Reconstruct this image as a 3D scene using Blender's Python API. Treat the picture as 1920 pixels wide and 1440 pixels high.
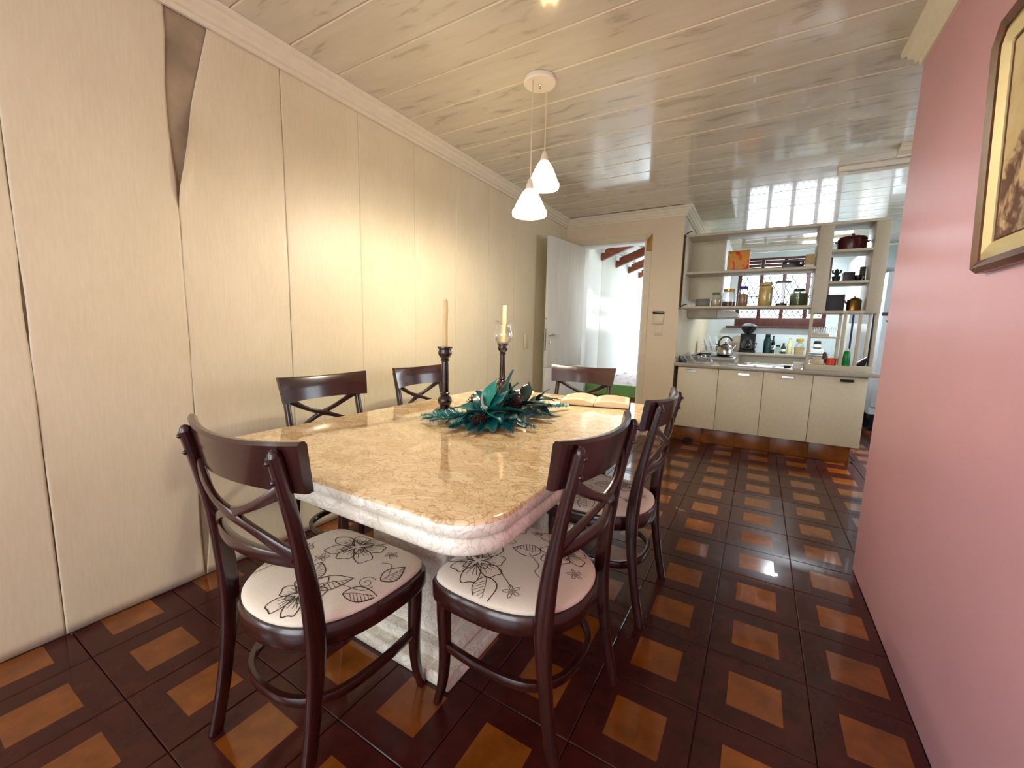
import bpy, bmesh, math, random
from mathutils import Vector, Matrix, Euler
random.seed(7)
S = bpy.context.scene
C = S.collection
for o in list(bpy.data.objects): bpy.data.objects.remove(o)

# ------------------------------------------------------------------ camera, world, sun, exposure
def cam_setup():
    y, p, r = math.radians(-30.733), math.radians(-7.498), math.radians(1.386)
    f = Vector((math.sin(y)*math.cos(p), math.cos(y)*math.cos(p), math.sin(p)))
    x = Vector((math.cos(y), -math.sin(y), 0)); u = x.cross(f)
    xr = x*math.cos(r) + u*math.sin(r); ur = u*math.cos(r) - x*math.sin(r)
    cd = bpy.data.cameras.new('camera'); co = bpy.data.objects.new('camera', cd); C.objects.link(co)
    cd.sensor_width = 36; cd.lens = 771.63/1920*36; cd.clip_start = .02; cd.clip_end = 200
    m = Matrix((xr, ur, -f)).transposed().to_4x4(); m.translation = (0, 0, 1.2)
    co.matrix_world = m; S.camera = co
cam_setup()
S.view_settings.view_transform = 'Standard'; S.view_settings.look = 'None'
S.view_settings.gamma = 1; S.view_settings.use_curve_mapping = False
S.view_settings.exposure = 0.7
S.cycles.use_denoising = True
S.cycles.use_adaptive_sampling = True; S.cycles.adaptive_threshold = .035
S.cycles.max_bounces = 7; S.cycles.diffuse_bounces = 4; S.cycles.glossy_bounces = 3
S.cycles.transmission_bounces = 3; S.cycles.transparent_max_bounces = 8
S.cycles.sample_clamp_indirect = 6; S.cycles.caustics_reflective = False; S.cycles.caustics_refractive = False

def world_setup():
    w = bpy.data.worlds.new('overcast_sky'); S.world = w; w.use_nodes = True
    n = w.node_tree.nodes['Background']; n.inputs[0].default_value = (.82, .91, 1, 1); n.inputs[1].default_value = 4.4
world_setup()
def light(name, kind, loc, rot, power, col=(1, 1, 1), size=None, portal=False, parent=None, radius=None):
    d = bpy.data.lights.new(name, kind); o = bpy.data.objects.new(name, d); C.objects.link(o)
    o.location = loc; o.rotation_euler = [math.radians(a) for a in rot]
    d.energy = power; d.color = col
    if size: d.shape = 'RECTANGLE'; d.size, d.size_y = size
    if radius is not None: d.shadow_soft_size = radius
    if portal: d.cycles.is_portal = True
    if parent: o.parent = parent
    return o
sun = light('sun', 'SUN', (-1, 6, 6), (0, 38, 0), 2.0, (1, .97, .93))
sun.data.angle = math.radians(3)
light('portal_garden_door', 'AREA', (-.55, -2.72, 1.15), (90, 0, 0), 1, size=(2.0, 2.1), portal=True)
light('portal_kitchen_window', 'AREA', (.2, 8.28, 1.9), (-90, 0, 0), 1, size=(1.3, 1.1), portal=True)
light('portal_added_window', 'AREA', (2.3, 4.9, 1.55), (0, 90, 0), 1, size=(1.1, 1.8), portal=True)  # unseen window, added to bring daylight into the kitchen's right side
light('portal_left_window', 'AREA', (-2.38, -1.6, 1.375), (0, -90, 0), 1, size=(1.75, 1.5), portal=True)
light('portal_door', 'AREA', (-1.56, 5.06, 1.15), (-90, 0, 0), 1, size=(.72, 2.0), portal=True)

# ------------------------------------------------------------------ helpers
def lin(v): v /= 255.; return v/12.92 if v <= .04045 else ((v+.055)/1.055)**2.4
def rgb(r, g, b): return (lin(r), lin(g), lin(b), 1)
class NT:
    def __init__(s, name):
        s.m = bpy.data.materials.new(name); s.m.use_nodes = True; s.t = s.m.node_tree
        s.b = s.t.nodes['Principled BSDF']; s.out = s.t.nodes['Material Output']; s.co = None
    def n(s, typ, **kw):
        x = s.t.nodes.new('ShaderNode'+typ)
        for k, v in kw.items(): setattr(x, k, v)
        return x
    def l(s, a, b): s.t.links.new(a, b)
    def coords(s, scale=(1, 1, 1), rot=(0, 0, 0), rnd=False):
        tc = s.n('TexCoord'); mp = s.n('Mapping'); s.l(tc.outputs['Object'], mp.inputs[0])
        mp.inputs['Scale'].default_value = scale; mp.inputs['Rotation'].default_value = rot
        if rnd:
            oi = s.n('ObjectInfo'); mu = s.n('Math', operation='MULTIPLY'); s.l(oi.outputs['Random'], mu.inputs[0]); mu.inputs[1].default_value = 37
            cb = s.n('CombineXYZ')
            for i in range(3): s.l(mu.outputs[0], cb.inputs[i])
            s.l(cb.outputs[0], mp.inputs['Location'])
        return mp.outputs[0]
    def noise(s, vec, scale, detail=4, rough=.55, dist=0):
        x = s.n('TexNoise'); s.l(vec, x.inputs['Vector']); x.inputs['Scale'].default_value = scale
        x.inputs['Detail'].default_value = detail; x.inputs['Roughness'].default_value = rough; x.inputs['Distortion'].default_value = dist
        return x.outputs['Fac']
    def ramp(s, fac, stops):
        x = s.n('ValToRGB'); s.l(fac, x.inputs[0]); e = x.color_ramp.elements
        while len(e) < len(stops): e.new(.5)
        for i, (p, c) in enumerate(stops): e[i].position = p; e[i].color = c
        return x.outputs[0]
    def mix(s, fac, a, b, blend='MIX'):
        x = s.n('Mix', data_type='RGBA', blend_type=blend)
        for v, i in ((fac, 0), (a, 6), (b, 7)):
            if hasattr(v, 'is_output') or hasattr(v, 'links'): s.l(v, x.inputs[i])
            else: x.inputs[i].default_value = v
        return x.outputs[2]
    def bump(s, h, strength=.2, dist=.01):
        x = s.n('Bump'); s.l(h, x.inputs['Height']); x.inputs['Strength'].default_value = strength; x.inputs['Distance'].default_value = dist
        s.l(x.outputs[0], s.b.inputs['Normal'])
    def set(s, **kw):
        for k, v in kw.items():
            i = s.b.inputs[k.replace('_', ' ')]
            if hasattr(v, 'links'): s.l(v, i)
            else: i.default_value = v
def M(name, col, rough=.5, metal=0, spec=.5, coat=0, var=.08, vs=6, bump=0, bs=60, stretch=(1, 1, 1), trans=0, emit=None, es=0, alpha=1, ior=1.45):
    t = NT(name); v = t.coords(stretch, rnd=True)
    f = t.noise(v, vs)
    d = tuple(max(0, c*(1-2*var)) for c in col[:3])+(1,); l = tuple(min(1, c*(1+var)) for c in col[:3])+(1,)
    t.set(Base_Color=t.ramp(f, [(.25, d), (.75, l)]), Roughness=rough, Metallic=metal, Specular_IOR_Level=spec, Coat_Weight=coat, Transmission_Weight=trans, Alpha=alpha, IOR=ior)
    if bump: t.bump(t.noise(v, bs, 3), bump, .003)
    if emit: t.set(Emission_Color=emit, Emission_Strength=es)
    return t.m

class MB:
    def __init__(s): s.v = []; s.f = []; s.mi = []
    def add(s, vs, fs, mat=0, xf=None):
        k = len(s.v); s.v += [tuple(xf @ Vector(p)) if xf else tuple(p) for p in vs]
        s.f += [tuple(i+k for i in f) for f in fs]; s.mi += [mat]*len(fs); return s
    def box(s, x0, x1, y0, y1, z0, z1, mat=0, xf=None):
        vs = [(x, y, z) for z in (z0, z1) for y in (y0, y1) for x in (x0, x1)]
        return s.add(vs, [(0, 2, 3, 1), (4, 5, 7, 6), (0, 1, 5, 4), (2, 6, 7, 3), (0, 4, 6, 2), (1, 3, 7, 5)], mat, xf)
    def loft(s, rings, close=True, cap=True, mat=0, xf=None):
        n = len(rings[0]); vs = [p for r in rings for p in r]; fs = []
        for i in range(len(rings)-1):
            for j in range(n if close else n-1):
                a = i*n+j; b = i*n+(j+1) % n; fs.append((a, b, b+n, a+n))
        if cap: fs += [tuple(range(n-1, -1, -1)), tuple(range((len(rings)-1)*n, len(rings)*n))]
        return s.add(vs, fs, mat, xf)
    def lathe(s, prof, n=24, c=(0, 0, 0), mat=0, xf=None, cap=True):
        rings = [[(c[0]+r*math.cos(2*math.pi*j/n), c[1]+r*math.sin(2*math.pi*j/n), c[2]+z) for j in range(n)] for r, z in prof]
        return s.loft(rings, True, cap, mat, xf)
    def sweep(s, pts, w, h=None, up=(0, 0, 1), n=8, sq=2.6, mat=0, xf=None):
        """superellipse section of full width w (sideways) and height h (along up) carried along pts"""
        pts = [Vector(p) for p in pts]; N = len(pts); h = h if h is not None else w
        W = w if isinstance(w, (list, tuple)) else [w]*N; H = h if isinstance(h, (list, tuple)) else [h]*N
        up = Vector(up); rings = []
        if max(abs((pts[min(i+1, N-1)]-pts[max(i-1, 0)]).normalized().dot(up.normalized())) for i in range(N)) > .97: up = Vector((.02, 1, .03)) if abs(up.z) > .5 else Vector((1, .02, .03))
        for i, p in enumerate(pts):
            t = (pts[min(i+1, N-1)]-pts[max(i-1, 0)]).normalized()
            sd = t.cross(up)
            if sd.length < 1e-4: sd = t.cross(Vector((.3, 1, .2)))
            sd.normalize(); u = sd.cross(t).normalized(); r = []
            for j in range(n):
                a = 2*math.pi*(j+.5)/n; ca, sa = math.cos(a), math.sin(a)
                ex = 2/sq; x = math.copysign(abs(ca)**ex, ca)*W[i]/2; y = math.copysign(abs(sa)**ex, sa)*H[i]/2
                r.append(p+sd*x+u*y)
            rings.append(r)
        return s.loft(rings, True, True, mat, xf)
    def tube(s, pts, r, n=8, mat=0, xf=None):
        R = [2*a for a in r] if isinstance(r, (list, tuple)) else 2*r
        return s.sweep(pts, R, R, up=(0, 0, 1), n=n, sq=2, mat=mat, xf=xf)
    def grid(s, nu, nv, fn, mat=0, xf=None):
        vs = [fn(i/nu, j/nv) for j in range(nv+1) for i in range(nu+1)]
        fs = [(j*(nu+1)+i, j*(nu+1)+i+1, (j+1)*(nu+1)+i+1, (j+1)*(nu+1)+i) for j in range(nv) for i in range(nu)]
        return s.add(vs, fs, mat, xf)
    def prism(s, poly, axis, a, b, mat=0, xf=None):
        def P(q, t): return {'x': (t, q[0], q[1]), 'y': (q[0], t, q[1]), 'z': (q[0], q[1], t)}[axis]
        return s.loft([[P(q, a) for q in poly], [P(q, b) for q in poly]], True, True, mat, xf)
    def mesh(s, name, mats, smooth=40, bevel=0, seg=2):
        me = bpy.data.meshes.new(name); me.from_pydata(s.v, [], s.f)
        for m in (mats if isinstance(mats, (list, tuple)) else [mats]): me.materials.append(m)
        for i, p in enumerate(me.polygons): p.material_index = s.mi[i]
        bm = bmesh.new(); bm.from_mesh(me); bmesh.ops.recalc_face_normals(bm, faces=bm.faces)
        if bevel:
            es = [e for e in bm.edges if len(e.link_faces) == 2 and e.calc_face_angle(0) > .5]
            bmesh.ops.bevel(bm, geom=es, offset=bevel, segments=seg, affect='EDGES', profile=.5, clamp_overlap=True)
        bm.to_mesh(me); bm.free()
        if smooth:
            me.shade_smooth(); me.set_sharp_from_angle(angle=math.radians(smooth))
        return me
    def build(s, name, mats, parent=None, loc=(0, 0, 0), rot=(0, 0, 0), **kw):
        return link(name, s.mesh(name, mats, **kw), parent, loc, rot)
def link(name, me, parent=None, loc=(0, 0, 0), rot=(0, 0, 0)):
    o = bpy.data.objects.new(name, me); C.objects.link(o); o.location = loc; o.rotation_euler = rot
    if parent: o.parent = parent
    return o
def tag(o, label=None, cat=None, group=None, kind=None):
    for k, v in (('label', label), ('category', cat), ('group', group), ('kind', kind)):
        if v: o[k] = v
    return o
def thing(name, label, cat, loc=(0, 0, 0), rz=0, group=None):
    o = link(name, None, None, loc, (0, 0, rz)); o.empty_display_size = .1; return tag(o, label, cat, group)
def struct(o, label=None): return tag(o, label, None, None, 'structure')
def B(*a): return MB().box(*a)
def catmull(pts, k=4, closed=False):
    P = [Vector(p) for p in pts]; n = len(P); out = []
    for i in range(n if closed else n-1):
        a, b, c, d = (P[(i-1) % n], P[i], P[(i+1) % n], P[(i+2) % n]) if closed else (P[max(i-1, 0)], P[i], P[i+1], P[min(i+2, n-1)])
        for j in range(k):
            t = j/k; out.append(.5*((2*b)+(c-a)*t+(2*a-5*b+4*c-d)*t*t+(3*b-a-3*c+d)*t**3))
    if not closed: out.append(P[-1])
    return out
def rrect(hx, hy, r, n=6, z=0, c=(0, 0)):
    out = []
    for sx, sy, a0 in ((1, 1, 0), (-1, 1, 90), (-1, -1, 180), (1, -1, 270)):
        for i in range(n+1):
            a = math.radians(a0+90*i/n); out.append((c[0]+sx*(hx-r)+r*math.cos(a), c[1]+sy*(hy-r)+r*math.sin(a), z))
    return out

# ------------------------------------------------------------------ materials
def mat_plank():
    t = NT('ceiling_vinyl'); v = t.coords((1.5, 7, 1), rnd=True)
    f = t.noise(v, 2.6, 4, .5, .5); v2 = t.coords((1, 3.5, 1), rnd=True); g = t.noise(v2, 1.1, 3)
    a = t.ramp(f, [(.33, rgb(178, 169, 148)), (.41, rgb(208, 200, 180)), (.7, rgb(216, 209, 190))])
    t.set(Base_Color=t.mix(.25, a, t.ramp(g, [(.3, rgb(186, 178, 158)), (.7, rgb(220, 213, 196))])), Roughness=.17, Specular_IOR_Level=.5, Coat_Weight=.7, Coat_Roughness=.04)
    t.bump(t.noise(t.coords((.6, 5, 1), rnd=True), 2, 2), .04, .01)
    return t.m
def mat_wallpaper():
    t = NT('beige_wallpaper'); v = t.coords((1, 26, 3), rnd=True); f = t.noise(v, 4, 5, .6)
    w = t.coords((1, 2, 1), rnd=True); g = t.noise(w, 1.6, 3)
    a = t.ramp(f, [(.3, rgb(217, 205, 172)), (.7, rgb(228, 216, 185))])
    t.set(Base_Color=t.mix(.35, a, t.ramp(g, [(.3, rgb(207, 194, 161)), (.7, rgb(230, 219, 188))])), Roughness=.44, Specular_IOR_Level=.42)
    bu = t.noise(t.coords((1, 10, 1.6), rnd=True), 9, 4, .6); t.bump(bu, .12, .004)
    return t.m
def mat_stone(name, base, dark, vein, rough, scale=1):
    t = NT(name); v0 = t.coords((scale, scale*1.5, scale), rot=(0, 0, .5))
    nz = t.n('TexNoise'); t.l(v0, nz.inputs['Vector']); nz.inputs['Scale'].default_value = 5; nz.inputs['Detail'].default_value = 4
    mx = t.n('Mix', data_type='VECTOR'); mx.inputs[0].default_value = .25; t.l(v0, mx.inputs[4]); t.l(nz.outputs['Color'], mx.inputs[5])
    v = mx.outputs[1]
    vo = t.n('TexVoronoi', feature='DISTANCE_TO_EDGE'); t.l(v, vo.inputs['Vector']); vo.inputs['Scale'].default_value = 13
    vc = t.n('TexVoronoi'); t.l(v, vc.inputs['Vector']); vc.inputs['Scale'].default_value = 13
    sep = t.n('SeparateColor'); t.l(vc.outputs['Color'], sep.inputs[0])
    vo2 = t.n('TexVoronoi', feature='DISTANCE_TO_EDGE'); t.l(v, vo2.inputs['Vector']); vo2.inputs['Scale'].default_value = 34
    cell = t.ramp(sep.outputs[0], [(.1, dark), (.55, base), (1, tuple(min(1, c*1.12) for c in base[:3])+(1,))])
    f = t.noise(v0, 22, 6, .65, .8); col = t.mix(t.ramp(f, [(.42, (0, 0, 0, 1)), (.62, (.6, .6, .6, 1))]), cell, dark)
    e = t.ramp(vo.outputs[0], [(0, (.7, .7, .7, 1)), (.012, (.3, .3, .3, 1)), (.03, (0, 0, 0, 1))]); col = t.mix(e, col, vein)
    e2 = t.ramp(vo2.outputs[0], [(0, (.75, .75, .75, 1)), (.06, (0, 0, 0, 1))]); col = t.mix(e2, col, vein)
    t.set(Base_Color=col, Roughness=rough, Specular_IOR_Level=.5, Coat_Weight=.3, Coat_Roughness=.03); return t.m
def mat_wood(name, a, b, rough=.25, stretch=(6, 6, .8), coat=.5):
    t = NT(name); v = t.coords(stretch, rnd=True); f = t.noise(v, 5, 5, .6, 1.2)
    t.set(Base_Color=t.ramp(f, [(.3, a), (.7, b)]), Roughness=rough, Coat_Weight=coat, Coat_Roughness=.12); return t.m
W_PLANK = mat_plank(); W_PAPER = mat_wallpaper()
STONE = mat_stone('beige_breccia_stone', rgb(242, 220, 180), rgb(224, 194, 146), rgb(170, 124, 78), .06)
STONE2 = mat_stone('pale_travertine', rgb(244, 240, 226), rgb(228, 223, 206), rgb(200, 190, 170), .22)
WOOD = mat_wood('mahogany_wood', rgb(34, 11, 9), rgb(58, 20, 15), .25)
TILE_B = M('tile_border_glaze', rgb(64, 22, 18), .26, coat=.12, spec=.35, var=.22, vs=14, bump=.08, bs=25)
TILE_C = M('tile_centre_glaze', rgb(128, 70, 20), .14, coat=.3, var=.22, vs=10, bump=.05, bs=18)
GROUT = M('dark_grout', rgb(58, 30, 25), .6)
PLASTER = M('grey_plaster', rgb(170, 152, 124), .9, var=.2, vs=5, bump=.3, bs=20)
CREAM = M('cream_wall_paint', rgb(222, 206, 176), .5, var=.03, vs=3, bump=.06, bs=40)
PINK = M('pink_wall_paint', rgb(226, 172, 184), .38, var=.035, vs=2, bump=.12, bs=90)
CORN = M('cream_cornice_plaster', rgb(228, 218, 192), .55, var=.03, vs=18, bump=.3, bs=45)
WHITE = M('white_paint', rgb(228, 230, 228), .4, var=.03)
DOORW = M('painted_door', rgb(214, 214, 204), .38, var=.06, vs=4, stretch=(4, 4, .5))
TRIMW = M('cream_trim_paint', rgb(216, 204, 176), .42, var=.05)
BAREW = mat_wood('bare_gold_wood', rgb(150, 105, 32), rgb(186, 138, 52), .5, coat=0)
EXTW = M('white_exterior_render', rgb(226, 234, 236), .8, var=.02, vs=3, bump=.06, bs=30)
GREENP = M('green_painted_render', rgb(120, 172, 98), .8, var=.08)
BROWNT = M('brown_plinth_tile', rgb(128, 74, 28), .3, var=.3, vs=7)
PAVE = M('grey_paving', rgb(206, 198, 200), .85, var=.08)
RAFT = mat_wood('rafter_wood', rgb(88, 40, 20), rgb(150, 78, 42), .6, (1, 6, 6), 0)
CAB = M('beige_laminate', rgb(212, 202, 174), .42, var=.03, vs=40)
CABG = M('taupe_laminate', rgb(192, 182, 160), .42, var=.03, vs=40)
COUNT = M('grey_granite_worktop', rgb(176, 168, 152), .14, var=.2, vs=120, coat=.3)
CHROME = M('brushed_steel', rgb(200, 198, 192), .2, metal=1, var=.03)
DKMET = M('dark_metal', rgb(58, 56, 58), .35, metal=1)
BLACK = M('black_plastic', rgb(18, 18, 20), .3, var=.02)
CANDLE = M('cream_wax', rgb(240, 218, 160), .5, var=.03)
DKWOOD = mat_wood('ebonised_wood', rgb(28, 12, 9), rgb(46, 20, 15), .22, coat=.6)
PAPER = M('book_paper', rgb(238, 222, 190), .8, var=.03)
PAPERW = M('white_card', rgb(250, 246, 232), .7, var=.02)
BROWNF = mat_wood('window_brown_wood', rgb(60, 30, 24), rgb(98, 52, 42), .5, coat=0)
TILEW = M('pale_blue_tile', rgb(214, 226, 230), .25, var=.03)
def mat_glass(name, col=(1, 1, 1, 1), rough=.0, tint=1.0):
    return thin_glass(name, col)
def thin_glass(name, col=(1, 1, 1, 1), rough=.02, refl=.06, edge=.55):
    t = NT(name); tr = t.n('BsdfTransparent'); gl = t.n('BsdfGlossy'); tr.inputs[0].default_value = col; gl.inputs['Roughness'].default_value = rough
    lw = t.n('LayerWeight'); lw.inputs[0].default_value = .25; f = t.noise(t.coords(), 3)
    ma = t.n('Math', operation='MULTIPLY_ADD'); t.l(lw.outputs['Facing'], ma.inputs[0]); ma.inputs[1].default_value = edge; ma.inputs[2].default_value = refl
    mx = t.n('MixShader'); t.l(ma.outputs[0], mx.inputs[0]); t.l(tr.outputs[0], mx.inputs[1]); t.l(gl.outputs[0], mx.inputs[2]); t.l(mx.outputs[0], t.out.inputs[0]); return t.m
GLASS = mat_glass('clear_glass'); GLASSG = mat_glass('green_tint_glass', rgb(226, 238, 226))
def mat_pane():
    return thin_glass('window_pane', (1, 1, 1, 1), .02, .03, .2)
PANE = mat_pane()
def mat_shade():
    t = NT('lit_opal_glass'); t.set(Base_Color=rgb(255, 236, 196), Roughness=.25, Transmission_Weight=.35, Emission_Color=rgb(255, 232, 178), Emission_Strength=4.5)
    f = t.noise(t.coords(), 20); t.set(Roughness=t.ramp(f, [(0, (.2, .2, .2, 1)), (1, (.3, .3, .3, 1))])); return t.m
SHADE = mat_shade()
BULB = M('glowing_bulb', rgb(255, 230, 170), .4, emit=rgb(255, 226, 160), es=30)
TUBE = M('glowing_tube', rgb(240, 246, 255), .4, emit=(.8, .92, 1, 1), es=14)

# ------------------------------------------------------------------ the setting
LX, RX, FY, H, KL, KB, KR, BY = -2.178, .522, 4.906, 2.556, -.80, 8.1, 2.1, -2.6
PE = 2.66          # where the pink wall ends
floor = struct(B(-2.4, 2.3, BY-.15, 8.3, -.15, -.013).build('floor', GROUT), 'floor laid with brown and orange ceramic tiles')
T = .314
def tile_mesh(x0, x1, y0, y1, fx0, fx1, fy0, fy1):
    """x0.. extents kept, fx.. the orange centre clipped to them (local to the tile centre)"""
    mb = MB(); c = .0025
    def ring(a, b, d, e, z): return [(a, d, z), (b, d, z), (b, e, z), (a, e, z)]
    r0 = ring(x0, x1, y0, y1, -.012); r1 = ring(x0, x1, y0, y1, -.002); r2 = ring(x0+c, x1-c, y0+c, y1-c, 0)
    mb.loft([r0, r1, r2], True, False)
    a, b, d, e = max(fx0, x0+c), min(fx1, x1-c), max(fy0, y0+c), min(fy1, y1-c)
    if b-a > .004 and e-d > .004:
        r3 = ring(a, b, d, e, 0); mb.loft([r2, r3], True, False); mb.add(r3, [(0, 1, 2, 3)], 1)
    else: mb.add(r2, [(0, 1, 2, 3)])
    return mb.mesh('tile', [TILE_B, TILE_C], smooth=0)
_full = None; rt = random.Random(3)
g = .001
for i in range(-8, 9):
    for j in range(-8, 18):
        X0, X1 = -.068+i*T, -.068+(i+1)*T; Y0, Y1 = 1.643+j*T, 1.643+(j+1)*T
        cy = (Y0+Y1)/2; cx = (X0+X1)/2
        if cy < -.75 or cy > 7.0: continue
        xa, xb = (LX, RX) if cy < PE else (LX, KR) if cy < 4.96 else (.90, KR)
        ya, yb = -1, 4.96 if cx < .9 else 7.2
        if cx > RX: ya = PE
        a, b, d, e = max(X0, xa), min(X1, xb), max(Y0, ya), min(Y1, yb)
        if b-a < .02 or e-d < .02: continue
        hs = .079
        if a == X0 and b == X1 and d == Y0 and e == Y1:
            if _full is None: _full = tile_mesh(-T/2+g, T/2-g, -T/2+g, T/2-g, -hs, hs, -hs, hs)
            me = _full
        else: me = tile_mesh(a-cx+g, b-cx-g, d-cy+g, e-cy-g, -hs, hs, -hs, hs)
        link('tile', me, floor, (cx, cy, 0), (rt.uniform(-.003, .003), rt.uniform(-.003, .003), 0))

ceil = struct(B(-2.4, 2.3, BY-.15, 5.05, H+.02, H+.16).box(-.945, 2.3, 5.05, 8.3, H+.02, H+.16).build('ceiling', CORN), 'ceiling of glossy marbled cream vinyl planks')
PW = .268
plk = MB(); w2 = PW/2-.0006
prof = [(-w2, .019), (-w2, .006), (-w2+.006, 0), (w2-.006, 0), (w2, .006), (w2, .019)]
def plank_mesh(x0, x1):
    mb = MB(); mb.prism(prof, 'x', x0, x1)
    me = mb.mesh('plank', [W_PLANK, CORN], smooth=0)
    for p in me.polygons:
        if .2 < abs(p.normal.y) < .95: p.material_index = 1  # lighter chamfer faces paint in the highlight along the plank joints
    return me
pm = plank_mesh(LX+.002-.0, KR-.002); pm2 = plank_mesh(KL+.002, KR-.002)
for k in range(-9, 26):
    y = 1.325+(k+.5)*PW
    if y+PW/2 > KB: continue
    link('plank', pm if y+PW/2 < FY+.02 else pm2, ceil, (0, y, H))

# left wall: plaster with wallpaper strips
wl = struct(B(LX-.17, LX-.006, -.571, FY+.14, 0, H+.02).build('wall_left', PLASTER), 'long left wall hung with beige wallpaper strips, torn at a seam')
SW = .471
def hump(z, a, b): return max(0, math.sin(math.pi*min(1, max(0, (z-a)/(b-a))))) if a < z < b else 0
def seam(k, z, side):
    """offset of a strip edge from the seam line number k; side -1 = strip to the left of the seam, +1 to the right"""
    base = .0006 if k < 3 else .0001
    if k == 0:      # y=.371
        base += .004*hump(z, 1.08, 1.40)+.0015*hump(z, .0, .9)
    if k == 1:      # y=.84, the torn one
        if side > 0:
            base += .0025*hump(z, 0, .75)+.012*hump(z, .05, .45)
            if z > 1.74: base += .155*min(1, (z-1.74)/.73)**1.15
        elif z < .55: base += .010*hump(z, -.2, .55)
        elif z > 1.8: base += .014*hump(z, 1.8, 2.35)
    if k == 2: base += .0006
    return side*base
for k in range(-1, 11):
    y0 = .371+(k-1)*SW; y1 = min(.371+k*SW, FY)
    if y0 > FY-.02: break
    rk = random.Random(k+50); ph = rk.uniform(0, 6)
    def fn(u, v, y0=y0, y1=y1, k=k, ph=ph):
        z = .004+v*(H-.008); a = y0+seam(k-1, z, 1); b = y1+seam(k, z, -1) if y1 < FY else y1
        y = a+(b-a)*u; x = LX+(.0012*math.sin(3*z+ph+9*u)+.0008*math.sin(11*z+ph*2+5*u))*(1 if k < 3 else math.sin(math.pi*u)**.5)
        e_ = .0008 if k < 4 else .0; x -= e_*(math.exp(-u*40)+math.exp(-(1-u)*40))-.001
        if k == 2:
            d = y-a; x += .034*math.exp(-d/.035)*hump(z, 1.66, 2.12)+.02*math.exp(-d/.05)*hump(z, .0, .62)
            x += .006*math.exp(-((y-a-.07-.12*(1.95-z))/.012)**2)*hump(z, 1.68, 1.98)
        return (x, y, z)
    mb = MB(); us = 26
    # finer columns next to the edges
    cols = [0, .015, .03, .05, .08, .12, .18, .26, .36, .5, .64, .74, .82, .88, .92, .95, .97, .985, 1]
    nv = 64; nu = len(cols)-1
    mb.grid(nu, nv, lambda u, v: fn(cols[round(u*nu)], v))
    me = mb.mesh('wallpaper_strip', W_PAPER, smooth=60)
    o = link('wallpaper_strip', me, wl); so = o.modifiers.new('thick', 'SOLIDIFY'); so.thickness = .0015
    vec = sum((p.normal for p in me.polygons), Vector()); so.offset = -1 if vec.x > 0 else 1


# far wall with the doorway
DX0, DX1, DZ = -1.94, -1.19, 2.235
mb = MB(); mb.box(LX, DX0, FY, FY+.14, 0, H); mb.box(DX1, KL, FY, FY+.14, 0, H); mb.box(DX0, DX1, FY, FY+.14, DZ, H)
struct(mb.build('wall_far', CREAM, smooth=0), 'cream end wall with the doorway to the yard')
struct(B(KL-.14, KL, FY+.14, KB, 0, H).build('wall_kitchen_left', CREAM), 'kitchen side wall behind the worktop')
# pink wall and what closes the place behind it
struct(B(RX, RX+.15, BY, PE, 0, H).build('wall_right', PINK, bevel=.004), 'smooth pink painted wall on the right')
struct(B(RX+.15, KR, PE-.15, PE, 0, H).build('wall_right_return', PINK))
def holed(name, axis, p0, p1, a0, a1, h0, h1, b0, b1, top, mat, label=None):
    """wall across axis ('x': wall plane x=p, runs along y) with a window hole a b"""
    mb = MB(); R = [(a0, h0, 0, top), (h1, a1, 0, top), (h0, h1, 0, b0), (h0, h1, b1, top)]
    for u0, u1, z0, z1 in R:
        if u1-u0 < .001 or z1-z0 < .001: continue
        if axis == 'x': mb.box(p0, p1, u0, u1, z0, z1)
        else: mb.box(u0, u1, p0, p1, z0, z1)
    return struct(mb.build(name, mat, smooth=0), label)
holed('wall_kitchen_back', 'y', KB, KB+.15, KL-.14, KR+.15, -.40, .86, 1.36, 2.47, H, TILEW, 'pale kitchen back wall with the grilled window')
holed('wall_kitchen_right', 'x', KR, KR+.15, PE, KB, 4.0, 5.8, 1.0, 2.1, H, WHITE)  # opening added out of view to let daylight in by the refrigerator
holed('wall_left_rear', 'x', LX-.17, LX-.002, BY, -.573, -2.35, -.85, .5, 2.25, H, CREAM)
holed('wall_back', 'y', BY-.15, BY, LX, RX, -1.55, .45, .1, 2.2, H, CREAM)

# cornices
def cornice(name, axis, prof2, a, b, ea=0, eb=0, label=None):
    """prof2: (out, z) points; axis 'y+' = on a wall at x=LX facing +x ..."""
    kind, base = axis; mb = MB(); rings = []
    for t, e in ((a, ea), (b, eb)):
        r = []
        for d, z in prof2:
            tt = t+e*d
            r.append({'x+': (base+d, tt, z), 'x-': (base-d, tt, z), 'y-': (tt, base-d, z), 'y+': (tt, base+d, z)}[kind])
        rings.append(r)
    mb.loft(rings, True, True); return struct(mb.build(name, CORN, smooth=30), label)
def cprof(z0, z1, d):
    h = z1-z0; return [(0, z0), (.18*d, z0), (.22*d, z0+.2*h), (.38*d, z0+.25*h), (.42*d, z0+.42*h), (.66*d, z0+.58*h), (.72*d, z0+.74*h), (.94*d, z0+.82*h), (d, z1-.0), (0, z1)]
Zc = H-.001
cornice('trim_1', ('x+', LX+.004), cprof(2.462, Zc, .075), -.8, FY-.001, 0, -1, 'cream moulded cornice along the left wall')
cornice('trim_2', ('y-', FY), cprof(2.462, Zc, .075), LX+.004, KL, 1, 1, 'cream cornice over the doorway wall')
cornice('trim_3', ('x+', KL), cprof(2.462, Zc, .075), FY, KB-.002, -1, 0, 'cream cornice running back into the kitchen')
cornice('trim_4', ('x-', RX), cprof(2.425, Zc, .06), -.8, PE-.01, 0, 2.6, 'cream cornice at the top of the pink wall')
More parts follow.
